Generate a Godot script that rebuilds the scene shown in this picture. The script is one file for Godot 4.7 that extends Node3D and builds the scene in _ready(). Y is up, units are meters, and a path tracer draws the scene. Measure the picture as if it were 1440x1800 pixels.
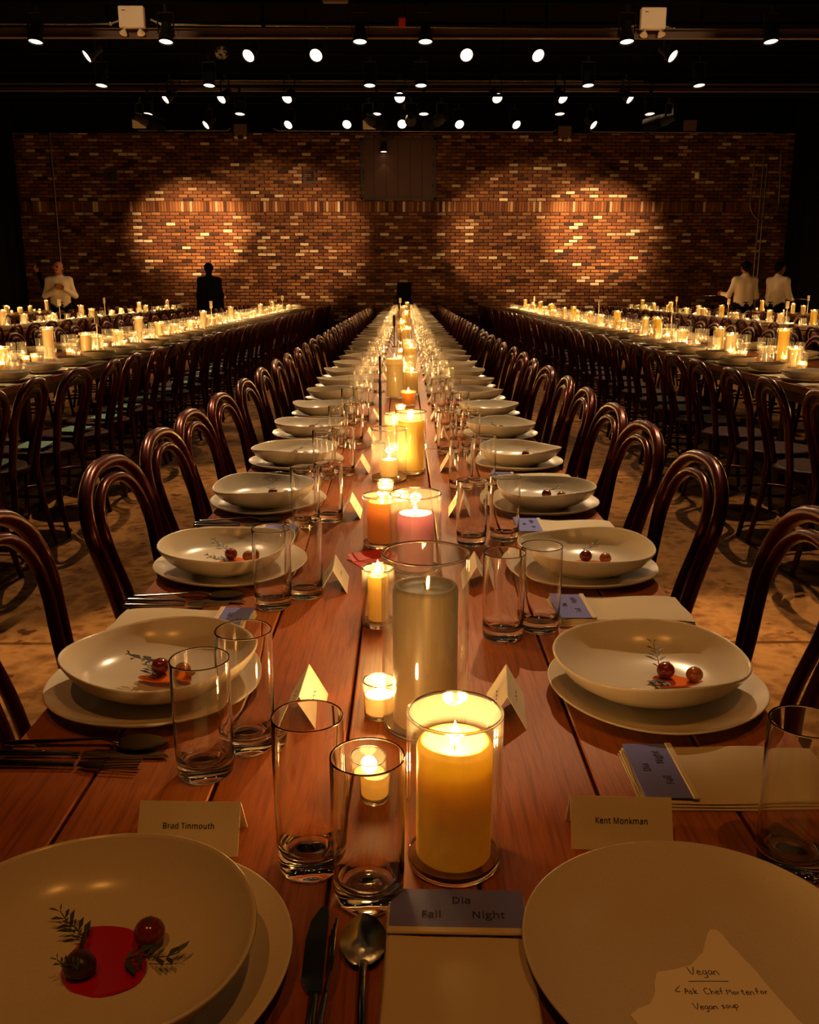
extends Node3D
# Long candle-lit banquet in a dark brick hall. x is across, y is up; depth away from the camera is written as positive "d" and stored as z = -d.

var M := {}
var made := {}
var rng := RandomNumberGenerator.new()
const TOP := 0.75
const HALF := 0.485
const WALL := 24.0


# ------------------------------------------------------------------ mesh buffer
class MB:
	var v := PackedVector3Array()
	var n := PackedVector3Array()
	var c := PackedColorArray()
	var idx := PackedInt32Array()
	var col := Color.WHITE
	var colored := false

	func pt(p: Vector3) -> int:
		v.append(p)
		n.append(Vector3.ZERO)
		c.append(col)
		return v.size() - 1

	func tri(a: int, b: int, d: int) -> void:
		var w := (v[b] - v[a]).cross(v[d] - v[a])
		n[a] += w
		n[b] += w
		n[d] += w
		idx.append(a)
		idx.append(d)
		idx.append(b)

	func face(pts: Array, centre: Vector3) -> void:
		var mid := Vector3.ZERO
		for p in pts: mid += p
		mid /= pts.size()
		var w: Vector3 = (pts[1] - pts[0]).cross(pts[2] - pts[0])
		var at := []
		for p in pts: at.append(pt(p))
		if w.dot(mid - centre) < 0.0: at.reverse()
		for i in range(1, at.size() - 1): tri(at[0], at[i], at[i + 1])

	func grid(rows: Array, closed: bool, flip := false) -> void:
		# rows of points; rows whose first two members repeat the row before start a crease
		var prev := []
		for r in rows:
			var cur := []
			for p in r: cur.append(pt(p))
			if prev.size() and not (v[prev[0]].is_equal_approx(v[cur[0]]) and v[prev[prev.size() / 2]].is_equal_approx(v[cur[cur.size() / 2]])):
				var m := cur.size()
				for j in (m if closed else m - 1):
					var k := (j + 1) % m
					if flip:
						tri(prev[j], cur[k], cur[j])
						tri(prev[j], prev[k], cur[k])
					else:
						tri(prev[j], cur[j], cur[k])
						tri(prev[j], cur[k], prev[k])
			prev = cur

	func mesh() -> ArrayMesh:
		var a := []
		a.resize(Mesh.ARRAY_MAX)
		for i in n.size(): n[i] = n[i].normalized() if n[i].length_squared() > 1e-24 else Vector3.UP
		a[Mesh.ARRAY_VERTEX] = v
		a[Mesh.ARRAY_NORMAL] = n
		if colored: a[Mesh.ARRAY_COLOR] = c
		a[Mesh.ARRAY_INDEX] = idx
		var m := ArrayMesh.new()
		m.add_surface_from_arrays(Mesh.PRIMITIVE_TRIANGLES, a)
		return m


func lathe(b: MB, prof: Array, seg := 32, at := Vector3.ZERO, wobble := 0.0, lift := 0.0, ph := 0.0) -> MB:
	var rows := []
	for q in prof:
		var r := []
		for j in seg:
			var t := TAU * j / seg
			var k: float = 1.0 + wobble * (sin(2.0 * t + ph) + 0.6 * sin(3.0 * t + 2.3 * ph))
			var up: float = lift * q.y * (0.7 * sin(2.0 * t + 1.7 * ph) + 0.5 * sin(3.0 * t + ph))
			r.append(at + Vector3(q.x * k * cos(t), q.y + up, q.x * k * sin(t)))
		rows.append(r)
	b.grid(rows, true)
	return b


func P(list: Array) -> Array:
	var out := []
	for i in range(0, list.size(), 2): out.append(Vector2(list[i], list[i + 1]))
	return out


func sweep(b: MB, pts: Array, radii: Array, seg := 8, closed := false, flat := 1.0, up0 := Vector3.UP) -> MB:
	var n := pts.size()
	var rows := []
	var nrm := Vector3.ZERO
	for i in n:
		var t: Vector3
		if closed: t = (pts[(i + 1) % n] - pts[(i - 1 + n) % n]).normalized()
		else: t = (pts[mini(i + 1, n - 1)] - pts[maxi(i - 1, 0)]).normalized()
		if i == 0:
			nrm = up0 - t * up0.dot(t)
			if nrm.length() < 0.05: nrm = Vector3.RIGHT - t * t.x
			if nrm.length() < 0.05: nrm = Vector3.FORWARD
		nrm = (nrm - t * nrm.dot(t)).normalized()
		var bin := t.cross(nrm)
		var r: float = radii[mini(i, radii.size() - 1)]
		var ring := []
		for j in seg:
			var a := TAU * j / seg
			ring.append(pts[i] + (nrm * cos(a) * flat + bin * sin(a)) * r)
		rows.append(ring)
	if closed:
		rows.append(rows[0])
	b.grid(rows, true, true)
	if not closed:
		for e in [0, n - 1]:
			var ctr := b.pt(pts[e])
			var first := b.v.size()
			for p in rows[e]: b.pt(p)
			for j in seg:
				if e == 0: b.tri(ctr, first + (j + 1) % seg, first + j)
				else: b.tri(ctr, first + j, first + (j + 1) % seg)
	return b


func box(b: MB, at: Vector3, size: Vector3, bev := 0.0, turn := Basis.IDENTITY) -> MB:
	var h := size / 2.0
	var e := minf(bev, minf(h.x, minf(h.y, h.z)) * 0.9)
	var ax := [Vector3(h.x, 0, 0), Vector3(0, h.y, 0), Vector3(0, 0, h.z)]
	var put := func(p: Vector3) -> Vector3: return at + turn * p
	var corner := func(s: Array, k: int) -> Vector3:
		var p := Vector3.ZERO
		for i in 3:
			p += ax[i] * s[i] - (Vector3.ZERO if i == k else ax[i].normalized() * e * s[i])
		return p
	for k in 3:
		for s in [-1, 1]:
			var pts := []
			for q in [[-1, -1], [1, -1], [1, 1], [-1, 1]]:
				var g := [0, 0, 0]
				g[k] = s
				g[(k + 1) % 3] = q[0]
				g[(k + 2) % 3] = q[1]
				pts.append(put.call(corner.call(g, k)))
			b.face(pts, at)
	if e > 0.0:
		for k in 3:
			var i := (k + 1) % 3
			var j := (k + 2) % 3
			for s in [[-1, -1], [-1, 1], [1, -1], [1, 1]]:
				var pts := []
				for w in [[-1, i], [1, i], [1, j], [-1, j]]:
					var g := [0, 0, 0]
					g[k] = w[0]
					g[i] = s[0]
					g[j] = s[1]
					pts.append(put.call(corner.call(g, w[1])))
				b.face(pts, at)
		for sx in [-1, 1]:
			for sy in [-1, 1]:
				for sz in [-1, 1]:
					b.face([put.call(corner.call([sx, sy, sz], 0)), put.call(corner.call([sx, sy, sz], 1)), put.call(corner.call([sx, sy, sz], 2))], at)
	return b


func prism(b: MB, outline: PackedVector2Array, y0: float, y1: float, dome := 0.0) -> MB:
	# outline in (x, z); dome shrinks the top for a rounded edge
	var o := outline
	if Geometry2D.is_polygon_clockwise(o): o.reverse()
	var mid := Vector2.ZERO
	for p in o: mid += p
	mid /= o.size()
	var tops := PackedVector2Array()
	for p in o: tops.append(p.move_toward(mid, dome))
	var t := Geometry2D.triangulate_polygon(tops)
	for side in 2:
		var first := b.v.size()
		for i in o.size():
			b.pt(Vector3(o[i].x, y0, o[i].y) if side == 0 else Vector3(tops[i].x, y1, tops[i].y))
		for i in range(0, t.size(), 3):
			var a := first + t[i]
			var c := first + t[i + 1]
			var d := first + t[i + 2]
			var up := (b.v[c] - b.v[a]).cross(b.v[d] - b.v[a]).y > 0.0
			if up == (side == 1): b.tri(a, c, d)
			else: b.tri(a, d, c)
	var ctr := Vector3(mid.x, (y0 + y1) / 2.0, mid.y)
	for i in o.size():
		var j := (i + 1) % o.size()
		var pts := [Vector3(o[i].x, y0, o[i].y), Vector3(o[j].x, y0, o[j].y), Vector3(tops[j].x, y1, tops[j].y), Vector3(tops[i].x, y1, tops[i].y)]
		var out := Vector3(o[j].y - o[i].y, 0, o[i].x - o[j].x)
		b.face(pts, (pts[0] + pts[2]) / 2.0 - out)
	return b


# ------------------------------------------------------------------ naming
func numbered(called: String) -> String:
	var k: int = made.get(called, 0)
	made[called] = k + 1
	return called if k == 0 else "%s_%03d" % [called, k]


func tag(o: Node, label: String, category: String, group := "") -> Node:
	o.set_meta("label", label)
	o.set_meta("category", category)
	if group: o.set_meta("group", group)
	return o


func thing(called: String, label: String, category: String, at := Vector3.ZERO, turn := 0.0, group := "") -> Node3D:
	var o := Node3D.new()
	o.name = numbered(called)
	add_child(o)
	o.position = at
	o.rotation.y = turn
	tag(o, label, category, group)
	return o


func part(called: String, mesh: Mesh, mat: Material, parent: Node, at := Vector3.ZERO, rot := Vector3.ZERO) -> MeshInstance3D:
	var o := MeshInstance3D.new()
	o.name = called
	o.mesh = mesh
	o.material_override = mat
	o.position = at
	o.rotation = rot
	if parent == self:
		o.name = numbered(called)
		add_child(o)
	else:
		parent.add_child(o, true)
	return o


func copy(o: Node3D, label: String, at: Vector3, turn := 0.0, group := "") -> Node3D:
	var r: Node3D = o.duplicate()
	var stem := String(o.name)
	var re := RegEx.create_from_string("_\\d{3}$")
	r.name = numbered(re.sub(stem, ""))
	add_child(r)
	r.position = at
	r.rotation.y = turn
	r.set_meta("label", label)
	if group: r.set_meta("group", group)
	return r


func struct(o: Node) -> Node:
	o.set_meta("kind", "structure")
	return o


const ORD := ["first", "second", "third", "fourth", "fifth", "sixth", "seventh", "eighth", "ninth", "tenth", "eleventh", "twelfth", "thirteenth", "fourteenth", "fifteenth", "sixteenth", "seventeenth", "eighteenth", "nineteenth"]
func nth(i: int) -> String:
	if i < 19: return ORD[i]
	var tens: String = ["twent", "thirt", "fort", "fift", "sixt", "sevent", "eight", "ninet"][(i + 1) / 10 - 2]
	return tens + ("ieth" if (i + 1) % 10 == 0 else "y-" + ORD[(i + 1) % 10 - 1])


# ------------------------------------------------------------------ materials
func lin(r: float, g: float, b: float) -> Color:
	return Color(r, g, b).linear_to_srgb()


func noise(freq: float, ramp: Array, oct := 4, seed_ := 1, size := 512, kind := FastNoiseLite.TYPE_SIMPLEX_SMOOTH) -> NoiseTexture2D:
	var f := FastNoiseLite.new()
	f.noise_type = kind
	f.frequency = freq
	f.fractal_octaves = oct
	f.seed = seed_
	var t := NoiseTexture2D.new()
	t.width = size
	t.height = size
	t.seamless = true
	t.noise = f
	if ramp.size():
		var g := Gradient.new()
		var offs := PackedFloat32Array()
		var cols := PackedColorArray()
		for q in ramp:
			offs.append(q[0])
			cols.append(q[1])
		g.offsets = offs
		g.colors = cols
		t.color_ramp = g
	return t


func mat(col: Color, rough := 0.6, metal := 0.0, spec := 0.5) -> StandardMaterial3D:
	var m := StandardMaterial3D.new()
	m.albedo_color = col
	m.roughness = rough
	m.metallic = metal
	m.metallic_specular = spec
	return m


func textured(m: StandardMaterial3D, tex: Texture2D, scale: Vector3, world := false, bump: Texture2D = null, height := 0.0) -> StandardMaterial3D:
	m.albedo_texture = tex
	m.uv1_triplanar = true
	m.uv1_world_triplanar = world
	m.uv1_scale = scale
	if bump:
		m.heightmap_enabled = true
		m.heightmap_texture = bump
		m.heightmap_scale = height
	return m


func materials() -> void:
	var g := func(k: float) -> Color: return Color(k, k, k)
	# table planks: three tones of the same stained board
	var grain := noise(0.012, [[0.0, lin(0.52, 0.48, 0.45)], [0.40, lin(0.80, 0.78, 0.76)], [0.55, lin(0.97, 0.97, 0.97)], [0.66, lin(0.78, 0.75, 0.72)], [1.0, lin(1, 1, 1)]], 5, 11, 1024)
	var tones := [lin(0.31, 0.088, 0.022), lin(0.27, 0.072, 0.017), lin(0.35, 0.108, 0.029)]
	for k in 3:
		var w := mat(tones[k], 0.42, 0.0, 0.26)
		textured(w, grain, Vector3(9.0, 9.0, 0.42), true)
		w.uv1_offset = Vector3(0.37 * k, 0.21 * k, 0.5 * k)
		M["plank%d" % k] = w
	M.under = mat(lin(0.10, 0.035, 0.014), 0.6)
	M.chair = mat(lin(0.070, 0.0066, 0.0033), 0.28, 0.5, 0.3)
	M.chair.clearcoat_enabled = true
	M.chair.clearcoat = 0.25
	M.chair.clearcoat_roughness = 0.1
	M.seat = textured(mat(lin(0.045, 0.008, 0.004), 0.55, 0.0, 0.22), noise(0.02, [[0.0, lin(0.7, 0.7, 0.7)], [1.0, lin(1, 1, 1)]], 4, 14, 256), Vector3(1.0, 1.0, 8.0))
	# glazed stoneware
	M.dish = textured(mat(lin(0.58, 0.50, 0.40), 0.22, 0.0, 0.4), noise(0.09, [[0.0, lin(0.86, 0.84, 0.8)], [0.3, lin(0.97, 0.96, 0.95)], [1.0, lin(1, 1, 1)]], 3, 15, 512), Vector3(5, 5, 5))
	# glass
	M.pane = mat(Color(1, 1, 1, 0.03), 0.02)
	M.pane.transparency = BaseMaterial3D.TRANSPARENCY_ALPHA
	M.streak = M.pane.duplicate()
	M.streak.roughness = 0.09
	M.glass = mat(Color(1, 1, 1, 0.0), 0.0)
	M.glass.refraction_enabled = true
	M.glass.refraction_scale = 0.05
	# wax
	var waxes := {"yellow": [lin(0.88, 0.70, 0.16), lin(0.95, 0.78, 0.16)], "ivory": [lin(0.86, 0.76, 0.46), lin(0.95, 0.82, 0.42)], "tan": [lin(0.13, 0.074, 0.012), lin(0.3, 0.2, 0.06)], "purple": [lin(0.62, 0.34, 0.50), lin(0.7, 0.34, 0.5)], "orange": [lin(0.85, 0.50, 0.07), lin(0.9, 0.50, 0.05)], "white": [lin(0.88, 0.80, 0.60), lin(0.9, 0.74, 0.4)]}
	for k in waxes:
		var w := mat(waxes[k][0], 0.38, 0.0, 0.4)
		w.backlight_enabled = true
		w.backlight = waxes[k][1]
		M["wax_" + k] = w
	M.wick = mat(lin(0.01, 0.008, 0.006), 0.9)
	M.flame = mat(lin(1, 0.8, 0.5), 1.0)
	M.flame.emission_enabled = true
	M.flame.emission = lin(1.0, 0.62, 0.20)
	M.flame.emission_energy_multiplier = 9.0
	# paper and cloth
	M.card = textured(mat(lin(0.66, 0.57, 0.42), 0.85), noise(0.2, [[0.0, g.call(0.93)], [1.0, g.call(1.0)]], 3, 16, 256), Vector3(9, 9, 9))
	M.note = mat(lin(0.78, 0.69, 0.56), 0.9)
	M.ink = mat(lin(0.012, 0.010, 0.012), 0.9)
	M.bluecard = textured(mat(lin(0.13, 0.135, 0.46), 0.85), noise(0.2, [[0.0, g.call(0.9)], [1.0, g.call(1.0)]], 3, 17, 256), Vector3(9, 9, 9))
	M.redcard = mat(lin(0.62, 0.035, 0.012), 0.6)
	M.greencard = textured(mat(lin(0.16, 0.34, 0.26), 0.7), noise(0.1, [[0.0, g.call(0.8)], [1.0, g.call(1.0)]], 3, 18, 256), Vector3(4, 4, 4))
	M.linen = textured(mat(lin(0.60, 0.49, 0.34), 0.95), noise(0.25, [[0.0, g.call(0.86)], [1.0, g.call(1.0)]], 2, 20, 512), Vector3(6, 6, 22))
	M.linen.rim_enabled = true
	M.linen.rim = 0.2
	M.steel = mat(lin(0.34, 0.32, 0.30), 0.14, 1.0)
	# food
	M.red = mat(lin(0.42, 0.006, 0.004), 0.18)
	M.orange = mat(lin(0.75, 0.15, 0.012), 0.18)
	M.tomato = mat(lin(0.16, 0.016, 0.008), 0.16)
	M.tomato_amber = mat(lin(0.30, 0.075, 0.015), 0.16)
	M.fig = mat(lin(0.035, 0.010, 0.010), 0.35)
	M.leaf = mat(lin(0.035, 0.040, 0.016), 0.55)
	# hall
	var stain := noise(0.011, [[0.0, lin(0.38, 0.30, 0.22)], [0.3, lin(0.72, 0.64, 0.54)], [0.5, lin(1, 0.95, 0.86)], [0.62, lin(0.86, 0.78, 0.66)], [0.78, lin(0.5, 0.4, 0.3)], [1.0, lin(0.9, 0.85, 0.78)]], 6, 21, 1024)
	M.floor = textured(mat(lin(0.32, 0.155, 0.050), 0.85, 0.0, 0.18), stain, Vector3(0.42, 0.42, 0.42), true)
	M.floor.detail_enabled = true
	M.floor.detail_blend_mode = BaseMaterial3D.BLEND_MODE_MUL
	M.floor.detail_albedo = noise(0.016, [[0.0, lin(0.2, 0.15, 0.1)], [0.19, lin(0.4, 0.3, 0.2)], [0.25, lin(0.9, 0.88, 0.85)], [0.6, lin(1, 1, 1)], [1.0, lin(1, 0.97, 0.92)]], 6, 23, 1024)
	M.black = mat(lin(0.003, 0.0025, 0.0025), 0.95, 0.0, 0.15)
	M.cloth_black = mat(lin(0.004, 0.0035, 0.0035), 0.97, 0.0, 0.1)
	M.can = mat(lin(0.007, 0.006, 0.006), 0.6, 0.0, 0.25)
	M.pipe = mat(lin(0.30, 0.25, 0.21), 0.35, 0.8)
	M.beam = mat(lin(0.10, 0.045, 0.028), 0.6)
	M.lens = mat(lin(1, 0.85, 0.6), 0.5)
	M.lens.emission_enabled = true
	M.lens.emission = lin(1.0, 0.80, 0.52)
	M.lens.emission_energy_multiplier = 4.0
	M.bezel = mat(lin(0.5, 0.42, 0.32), 0.4)
	M.enamel = mat(lin(0.85, 0.66, 0.50), 0.5)
	M.mortar = textured(mat(lin(0.09, 0.034, 0.014), 0.95), noise(0.03, [[0.0, g.call(0.6)], [1.0, g.call(1.0)]], 4, 24, 256), Vector3(0.8, 0.8, 0.8), true)
	var rough := noise(0.04, [[0.0, g.call(0.72)], [1.0, g.call(1.0)]], 4, 25, 512)
	M.bricks = textured(mat(Color.WHITE, 0.9, 0.0, 0.3), rough, Vector3(1.3, 1.3, 1.3), true)
	M.bricks.vertex_color_use_as_albedo = true
	for k in BRICK.size():
		M["brick%d" % k] = textured(mat(BRICK[k], 0.9, 0.0, 0.3), rough, Vector3(1.3, 1.3, 1.3), true)
	M.shutter = mat(lin(0.055, 0.017, 0.008), 0.8)
	M.body = mat(Color.WHITE, 0.85, 0.0, 0.12)
	M.body.vertex_color_use_as_albedo = true
	M.hair = mat(lin(0.005, 0.004, 0.003), 0.85, 0.0, 0.12)
	M.trim = mat(lin(0.02, 0.012, 0.01), 0.7)


var BRICK := [lin(0.17, 0.056, 0.016), lin(0.125, 0.038, 0.012), lin(0.21, 0.078, 0.024), lin(0.095, 0.029, 0.010), lin(0.25, 0.10, 0.034), lin(0.045, 0.015, 0.008), lin(0.56, 0.40, 0.24), lin(0.40, 0.22, 0.11)]


# ------------------------------------------------------------------ lights that stand in lamps
func omni(parent: Node, at: Vector3, e: float, col := Color.WHITE) -> void:
	var l := OmniLight3D.new()
	l.name = "flame_glow"
	l.light_color = col
	l.light_energy = e
	l.light_size = 0.008
	l.omni_range = 40.0
	l.omni_attenuation = 2.0
	l.shadow_enabled = true
	l.position = at
	parent.add_child(l, true)


var CANDLE := lin(1.0, 0.52, 0.14)
var STAGE := lin(1.0, 0.66, 0.33)
var AMBER := lin(1.0, 0.37, 0.055)
const CANDLE_E := 0.052


# ================================================================== the scene
func _ready() -> void:
	rng.seed = 77
	# camera: phone at the end of the middle table
	var cam := Camera3D.new()
	cam.name = "camera"
	cam.fov = 58.7155
	cam.near = 0.05
	cam.far = 80.0
	cam.position = Vector3(0, 1.30, 0)
	cam.rotation = Vector3(deg_to_rad(-13.935), deg_to_rad(-0.278), 0)
	add_child(cam)
	cam.make_current()
	var env := Environment.new()
	env.background_mode = Environment.BG_COLOR
	env.background_color = Color.BLACK
	env.tonemap_mode = Environment.TONE_MAPPER_LINEAR
	env.tonemap_exposure = 1.0
	env.sdfgi_enabled = true
	env.ssao_enabled = true
	env.ssil_enabled = true
	var we := WorldEnvironment.new()
	we.name = "world"
	we.environment = env
	add_child(we)

	materials()
	hall()
	brick_wall()
	stage_lamps()
	tables()
	chairs()
	settings_main()
	front_settings()
	candles_main()
	side_tables()
	signs()
	people()


# ------------------------------------------------------------------ hall
func hall() -> void:
	var fl := Node3D.new()
	fl.name = "floor"
	add_child(fl)
	struct(fl)
	part("subfloor", box(MB.new(), Vector3(0, -0.13, -10.6), Vector3(22.4, 0.1, 28.4)).mesh(), M.black, fl)
	var sw := 2.75
	var sl := 3.1
	var slab := box(MB.new(), Vector3(0, -0.04, 0), Vector3(sw - 0.012, 0.08, sl - 0.012), 0.006).mesh()
	for i in 8:
		for j in 9:
			part("slab", slab, M.floor, fl, Vector3(-11.0 + sw * (i + 0.5) + 0.08, 0, 3.0 - sl * (j + 0.5)))
	for w in [["wall_left", Vector3(-11.1, 3.0, -10.6), Vector3(0.2, 6.4, 28.0)], ["wall_right", Vector3(11.1, 3.0, -10.6), Vector3(0.2, 6.4, 28.0)], ["wall_front", Vector3(0, 3.0, 3.3), Vector3(22.4, 6.4, 0.2)]]:
		struct(part(w[0], box(MB.new(), w[1], w[2]).mesh(), M.black, self))
	struct(part("ceiling", box(MB.new(), Vector3(0, 6.3, -10.6), Vector3(22.4, 0.2, 28.4)).mesh(), M.black, self))
	# cross beams that the lamps and conduits hang from
	for q in [[12.75, 4.42, 0.10], [18.2, 4.85, 0.12]]:
		var bm := Node3D.new()
		bm.name = numbered("trim_beam")
		add_child(bm)
		struct(bm)
		var b := MB.new()
		box(b, Vector3(0, q[1], -q[0]), Vector3(22.0, q[2], 0.012))
		box(b, Vector3(0, q[1] - q[2] / 2, -q[0] + 0.03), Vector3(22.0, 0.012, 0.07))
		box(b, Vector3(0, q[1] + q[2] / 2, -q[0] + 0.03), Vector3(22.0, 0.012, 0.07))
		part("steel_channel", b.mesh(), M.beam, bm)
		var h := MB.new()
		for x in [-9.0, -5.4, -1.8, 1.8, 5.4, 9.0]: box(h, Vector3(x, (q[1] + 6.19) / 2 + 0.03, -q[0]), Vector3(0.04, 6.19 - q[1] - 0.06, 0.04))
		part("hanger", h.mesh(), M.black, bm)
	# curtains at both ends of the brick wall
	for s in [-1, 1]:
		for q in [[9.35, 10.95, 23.2, 23.2], [9.2, 9.25, 22.9, 16.6]]:
			var rows := []
			var n := 60
			for lv in 2:
				var front := []
				for i in n + 1:
					var t := float(i) / n
					var x: float = lerp(q[0], q[1], t)
					var d: float = lerp(q[2], q[3], t)
					var f := 0.06 * sin(t * 62.0) + 0.02 * sin(t * 23.0)
					if q[2] == q[3]: d += f
					else: x += f
					front.append(Vector3(s * x, [0.02, 6.15][lv], -d))
				rows.append(front)
			var b := MB.new()
			b.grid(rows, false)
			var back := []
			for r in rows:
				var rr := []
				for p in r: rr.append(p + (Vector3(0, 0, -0.012) if q[2] == q[3] else Vector3(s * 0.012, 0, 0)))
				back.append(rr)
			b.grid(back, false, true)
			var which: String = "beside the two waiters" if s > 0 else "behind the bald server"
			var form: String = "drawn flat against the brick" if q[2] == q[3] else "running along the side wall"
			tag(part("stage_curtain", b.mesh(), M.cloth_black, self), "black floor-length stage curtain %s, %s" % [form, which], "curtain")


func conduit(pts: Array, label: String, r := 0.014) -> void:
	var t := thing("conduit", label, "conduit")
	part("pipe", sweep(MB.new(), pts, [r], 8).mesh(), M.pipe, t)
	var clips := MB.new()
	for i in range(1, pts.size() - 1): box(clips, pts[i], Vector3(0.02, r * 2.8, r * 2.8))
	if pts.size() > 2: part("clip", clips.mesh(), M.pipe, t)


func line(a: Vector3, b: Vector3, n := 6) -> Array:
	var out := []
	for i in n + 1: out.append(a.lerp(b, float(i) / n))
	return out


func brick_wall() -> void:
	var w := Node3D.new()
	w.name = "wall_back"
	add_child(w)
	struct(w)
	part("mortar", box(MB.new(), Vector3(0, 3.0, -WALL - 0.14), Vector3(22.4, 6.4, 0.2)).mesh(), M.mortar, w)
	var bl := 0.226
	var bh := 0.068
	var pitch_x := 0.239
	var pitch_y := 0.0815
	var variants := []
	for k in 3:
		var b := MB.new()
		box(b, Vector3(0, 0, 0.0), Vector3(bl - 0.006 * k, bh - 0.003 * k, 0.05 + 0.006 * k), 0.006)
		variants.append(b.mesh())
	var soldier := box(MB.new(), Vector3.ZERO, Vector3(bh - 0.004, 0.25, 0.055), 0.006).mesh()
	var places := []
	var y := 0.045
	var row := 0
	var done := false
	while y < 5.7:
		if not done and y > 3.10:
			done = true
			var ys := y - pitch_y / 2 + 0.132
			for i in 270: places.append([Vector3(-9.6 + (i + 0.5) * 0.0712, ys, -WALL - 0.012), 1, -1])
			y += 0.264
			continue
		var off := 0.0 if row % 2 == 0 else pitch_x / 2
		for i in 81:
			var at := Vector3(-9.72 + off + i * pitch_x + rng.randf_range(-0.006, 0.006), y + rng.randf_range(-0.003, 0.003), -WALL - 0.010 - rng.randf() * 0.006)
			if at.x > -1.08 and at.x < 0.75 and at.y > 3.42 and at.y < 4.82: continue
			places.append([at, 0, rng.randi() % 3])
		y += pitch_y
		row += 1
	var loose := 0
	var rest := []
	var mix := [0, 0, 0, 0, 0, 1, 1, 1, 1, 2, 2, 2, 3, 3, 4, 5, 6, 7]
	for p in places:
		var tone: int = mix[rng.randi() % mix.size()]
		if tone == 6 and rng.randf() < 0.35: tone = 0
		var show: bool = p[1] == 1 or (tone == 6 and p[0].y > 2.0 and p[0].y < 4.2 and absf(p[0].x) < 7.0)
		if show and loose < 300:
			part("brick", soldier if p[1] == 1 else variants[p[2]], M["brick%d" % tone], w, p[0])
			loose += 1
		else:
			rest.append([p[0], tone])
	var mm := MultiMesh.new()
	mm.transform_format = MultiMesh.TRANSFORM_3D
	mm.use_colors = true
	mm.mesh = variants[1]
	mm.instance_count = rest.size()
	for i in rest.size():
		mm.set_instance_transform(i, Transform3D(Basis.IDENTITY, rest[i][0]))
		var c: Color = BRICK[rest[i][1]].srgb_to_linear()
		var k := rng.randf_range(0.75, 1.2)
		mm.set_instance_color(i, Color(c.r * k, c.g * k, c.b * k))
	var mi := MultiMeshInstance3D.new()
	mi.name = "brick_field"
	mi.multimesh = mm
	mi.material_override = M.bricks
	mi.set_meta("kind", "stuff")
	w.add_child(mi)
	struct(part("trim_soffit", box(MB.new(), Vector3(0, 5.57, -WALL + 0.08), Vector3(22.0, 1.24, 0.24)).mesh(), M.black, self))
	# the boarded opening high in the middle
	var sh := thing("wall_shutter", "dark boarded shutter set high in the middle of the brick wall", "shutter", Vector3(-0.165, 4.12, -WALL + 0.0))
	for i in 6: part("board", box(MB.new(), Vector3(-0.75 + 0.3 * i, 0, -0.02), Vector3(0.294, 1.36, 0.03), 0.004).mesh(), M.shutter, sh)
	var fr := MB.new()
	for s in [-1, 1]:
		box(fr, Vector3(s * 0.91, 0, 0.0), Vector3(0.05, 1.44, 0.06))
		box(fr, Vector3(0, s * 0.70, 0.0), Vector3(1.87, 0.05, 0.06))
	part("frame", fr.mesh(), M.trim, sh)
	# two small vents
	for q in [[-7.28, 3.98, "dark square wall vent above the bald server"], [-2.38, 3.95, "dark square wall vent beside the high boarded shutter"]]:
		var v := thing("wall_vent", q[2], "vent", Vector3(q[0], q[1], -WALL + 0.03))
		var f := MB.new()
		for s in [-1, 1]:
			box(f, Vector3(s * 0.13, 0, 0), Vector3(0.03, 0.29, 0.03))
			box(f, Vector3(0, s * 0.13, 0), Vector3(0.23, 0.03, 0.03))
		part("frame", f.mesh(), M.trim, v)
		for i in 6: part("slat", box(MB.new(), Vector3(0, -0.1 + 0.04 * i, 0), Vector3(0.23, 0.006, 0.03), 0.0, Basis(Vector3.RIGHT, 0.6)).mesh(), M.trim, v)
	# wall light, black case at the far end, and the conduits
	var wl := thing("wall_sconce", "small pale bracket light on the brick wall near the waiters", "wall lamp", Vector3(7.27, 3.96, -WALL + 0.03))
	part("bracket", box(MB.new(), Vector3(0, 0.02, 0.0), Vector3(0.10, 0.16, 0.05), 0.01).mesh(), M.trim, wl)
	part("shade", lathe(MB.new(), P([0, 0.02, 0.05, 0.02, 0.055, 0.0, 0.07, -0.12, 0.064, -0.12, 0.045, 0.0, 0, 0.01]), 16, Vector3(-0.02, 0.06, 0.09)).mesh(), M.enamel, wl)
	var pod := thing("black_cabinet", "tall black cabinet standing against the brick wall behind the middle table", "cabinet", Vector3(-0.02, 0, -WALL + 0.28))
	part("body", box(MB.new(), Vector3(0, 0.71, 0), Vector3(0.36, 1.34, 0.36), 0.01).mesh(), M.black, pod)
	part("door", box(MB.new(), Vector3(0, 0.74, 0.185), Vector3(0.32, 1.2, 0.012), 0.003).mesh(), M.black, pod)
	part("base", box(MB.new(), Vector3(0, 0.02, 0), Vector3(0.34, 0.04, 0.34)).mesh(), M.black, pod)
	conduit([Vector3(-6.5, 4.975, -23.783), Vector3(-4.32, 4.975, -23.783), Vector3(-4.25, 5.035, -23.783)], "thin steel conduit along the top of the brick wall, vent side")
	conduit([Vector3(-3.2, 5.035, -23.783), Vector3(-3.1, 4.975, -23.783)] + line(Vector3(-1.0, 4.965, -23.783), Vector3(3.6, 4.955, -23.783), 3) + [Vector3(3.7, 5.015, -23.783)], "long steel conduit running above the high boarded shutter")
	conduit([Vector3(4.5, 5.015, -23.783), Vector3(4.6, 4.955, -23.783)] + line(Vector3(6.4, 4.945, -23.783), Vector3(9.0, 4.935, -23.783), 2), "thin steel conduit along the brick wall top, waiters' side")
	conduit(line(Vector3(-8.72, 0.05, -23.963), Vector3(-8.72, 5.2, -23.963), 4), "upright steel conduit on the brick wall behind the bald server", 0.018)
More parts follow.
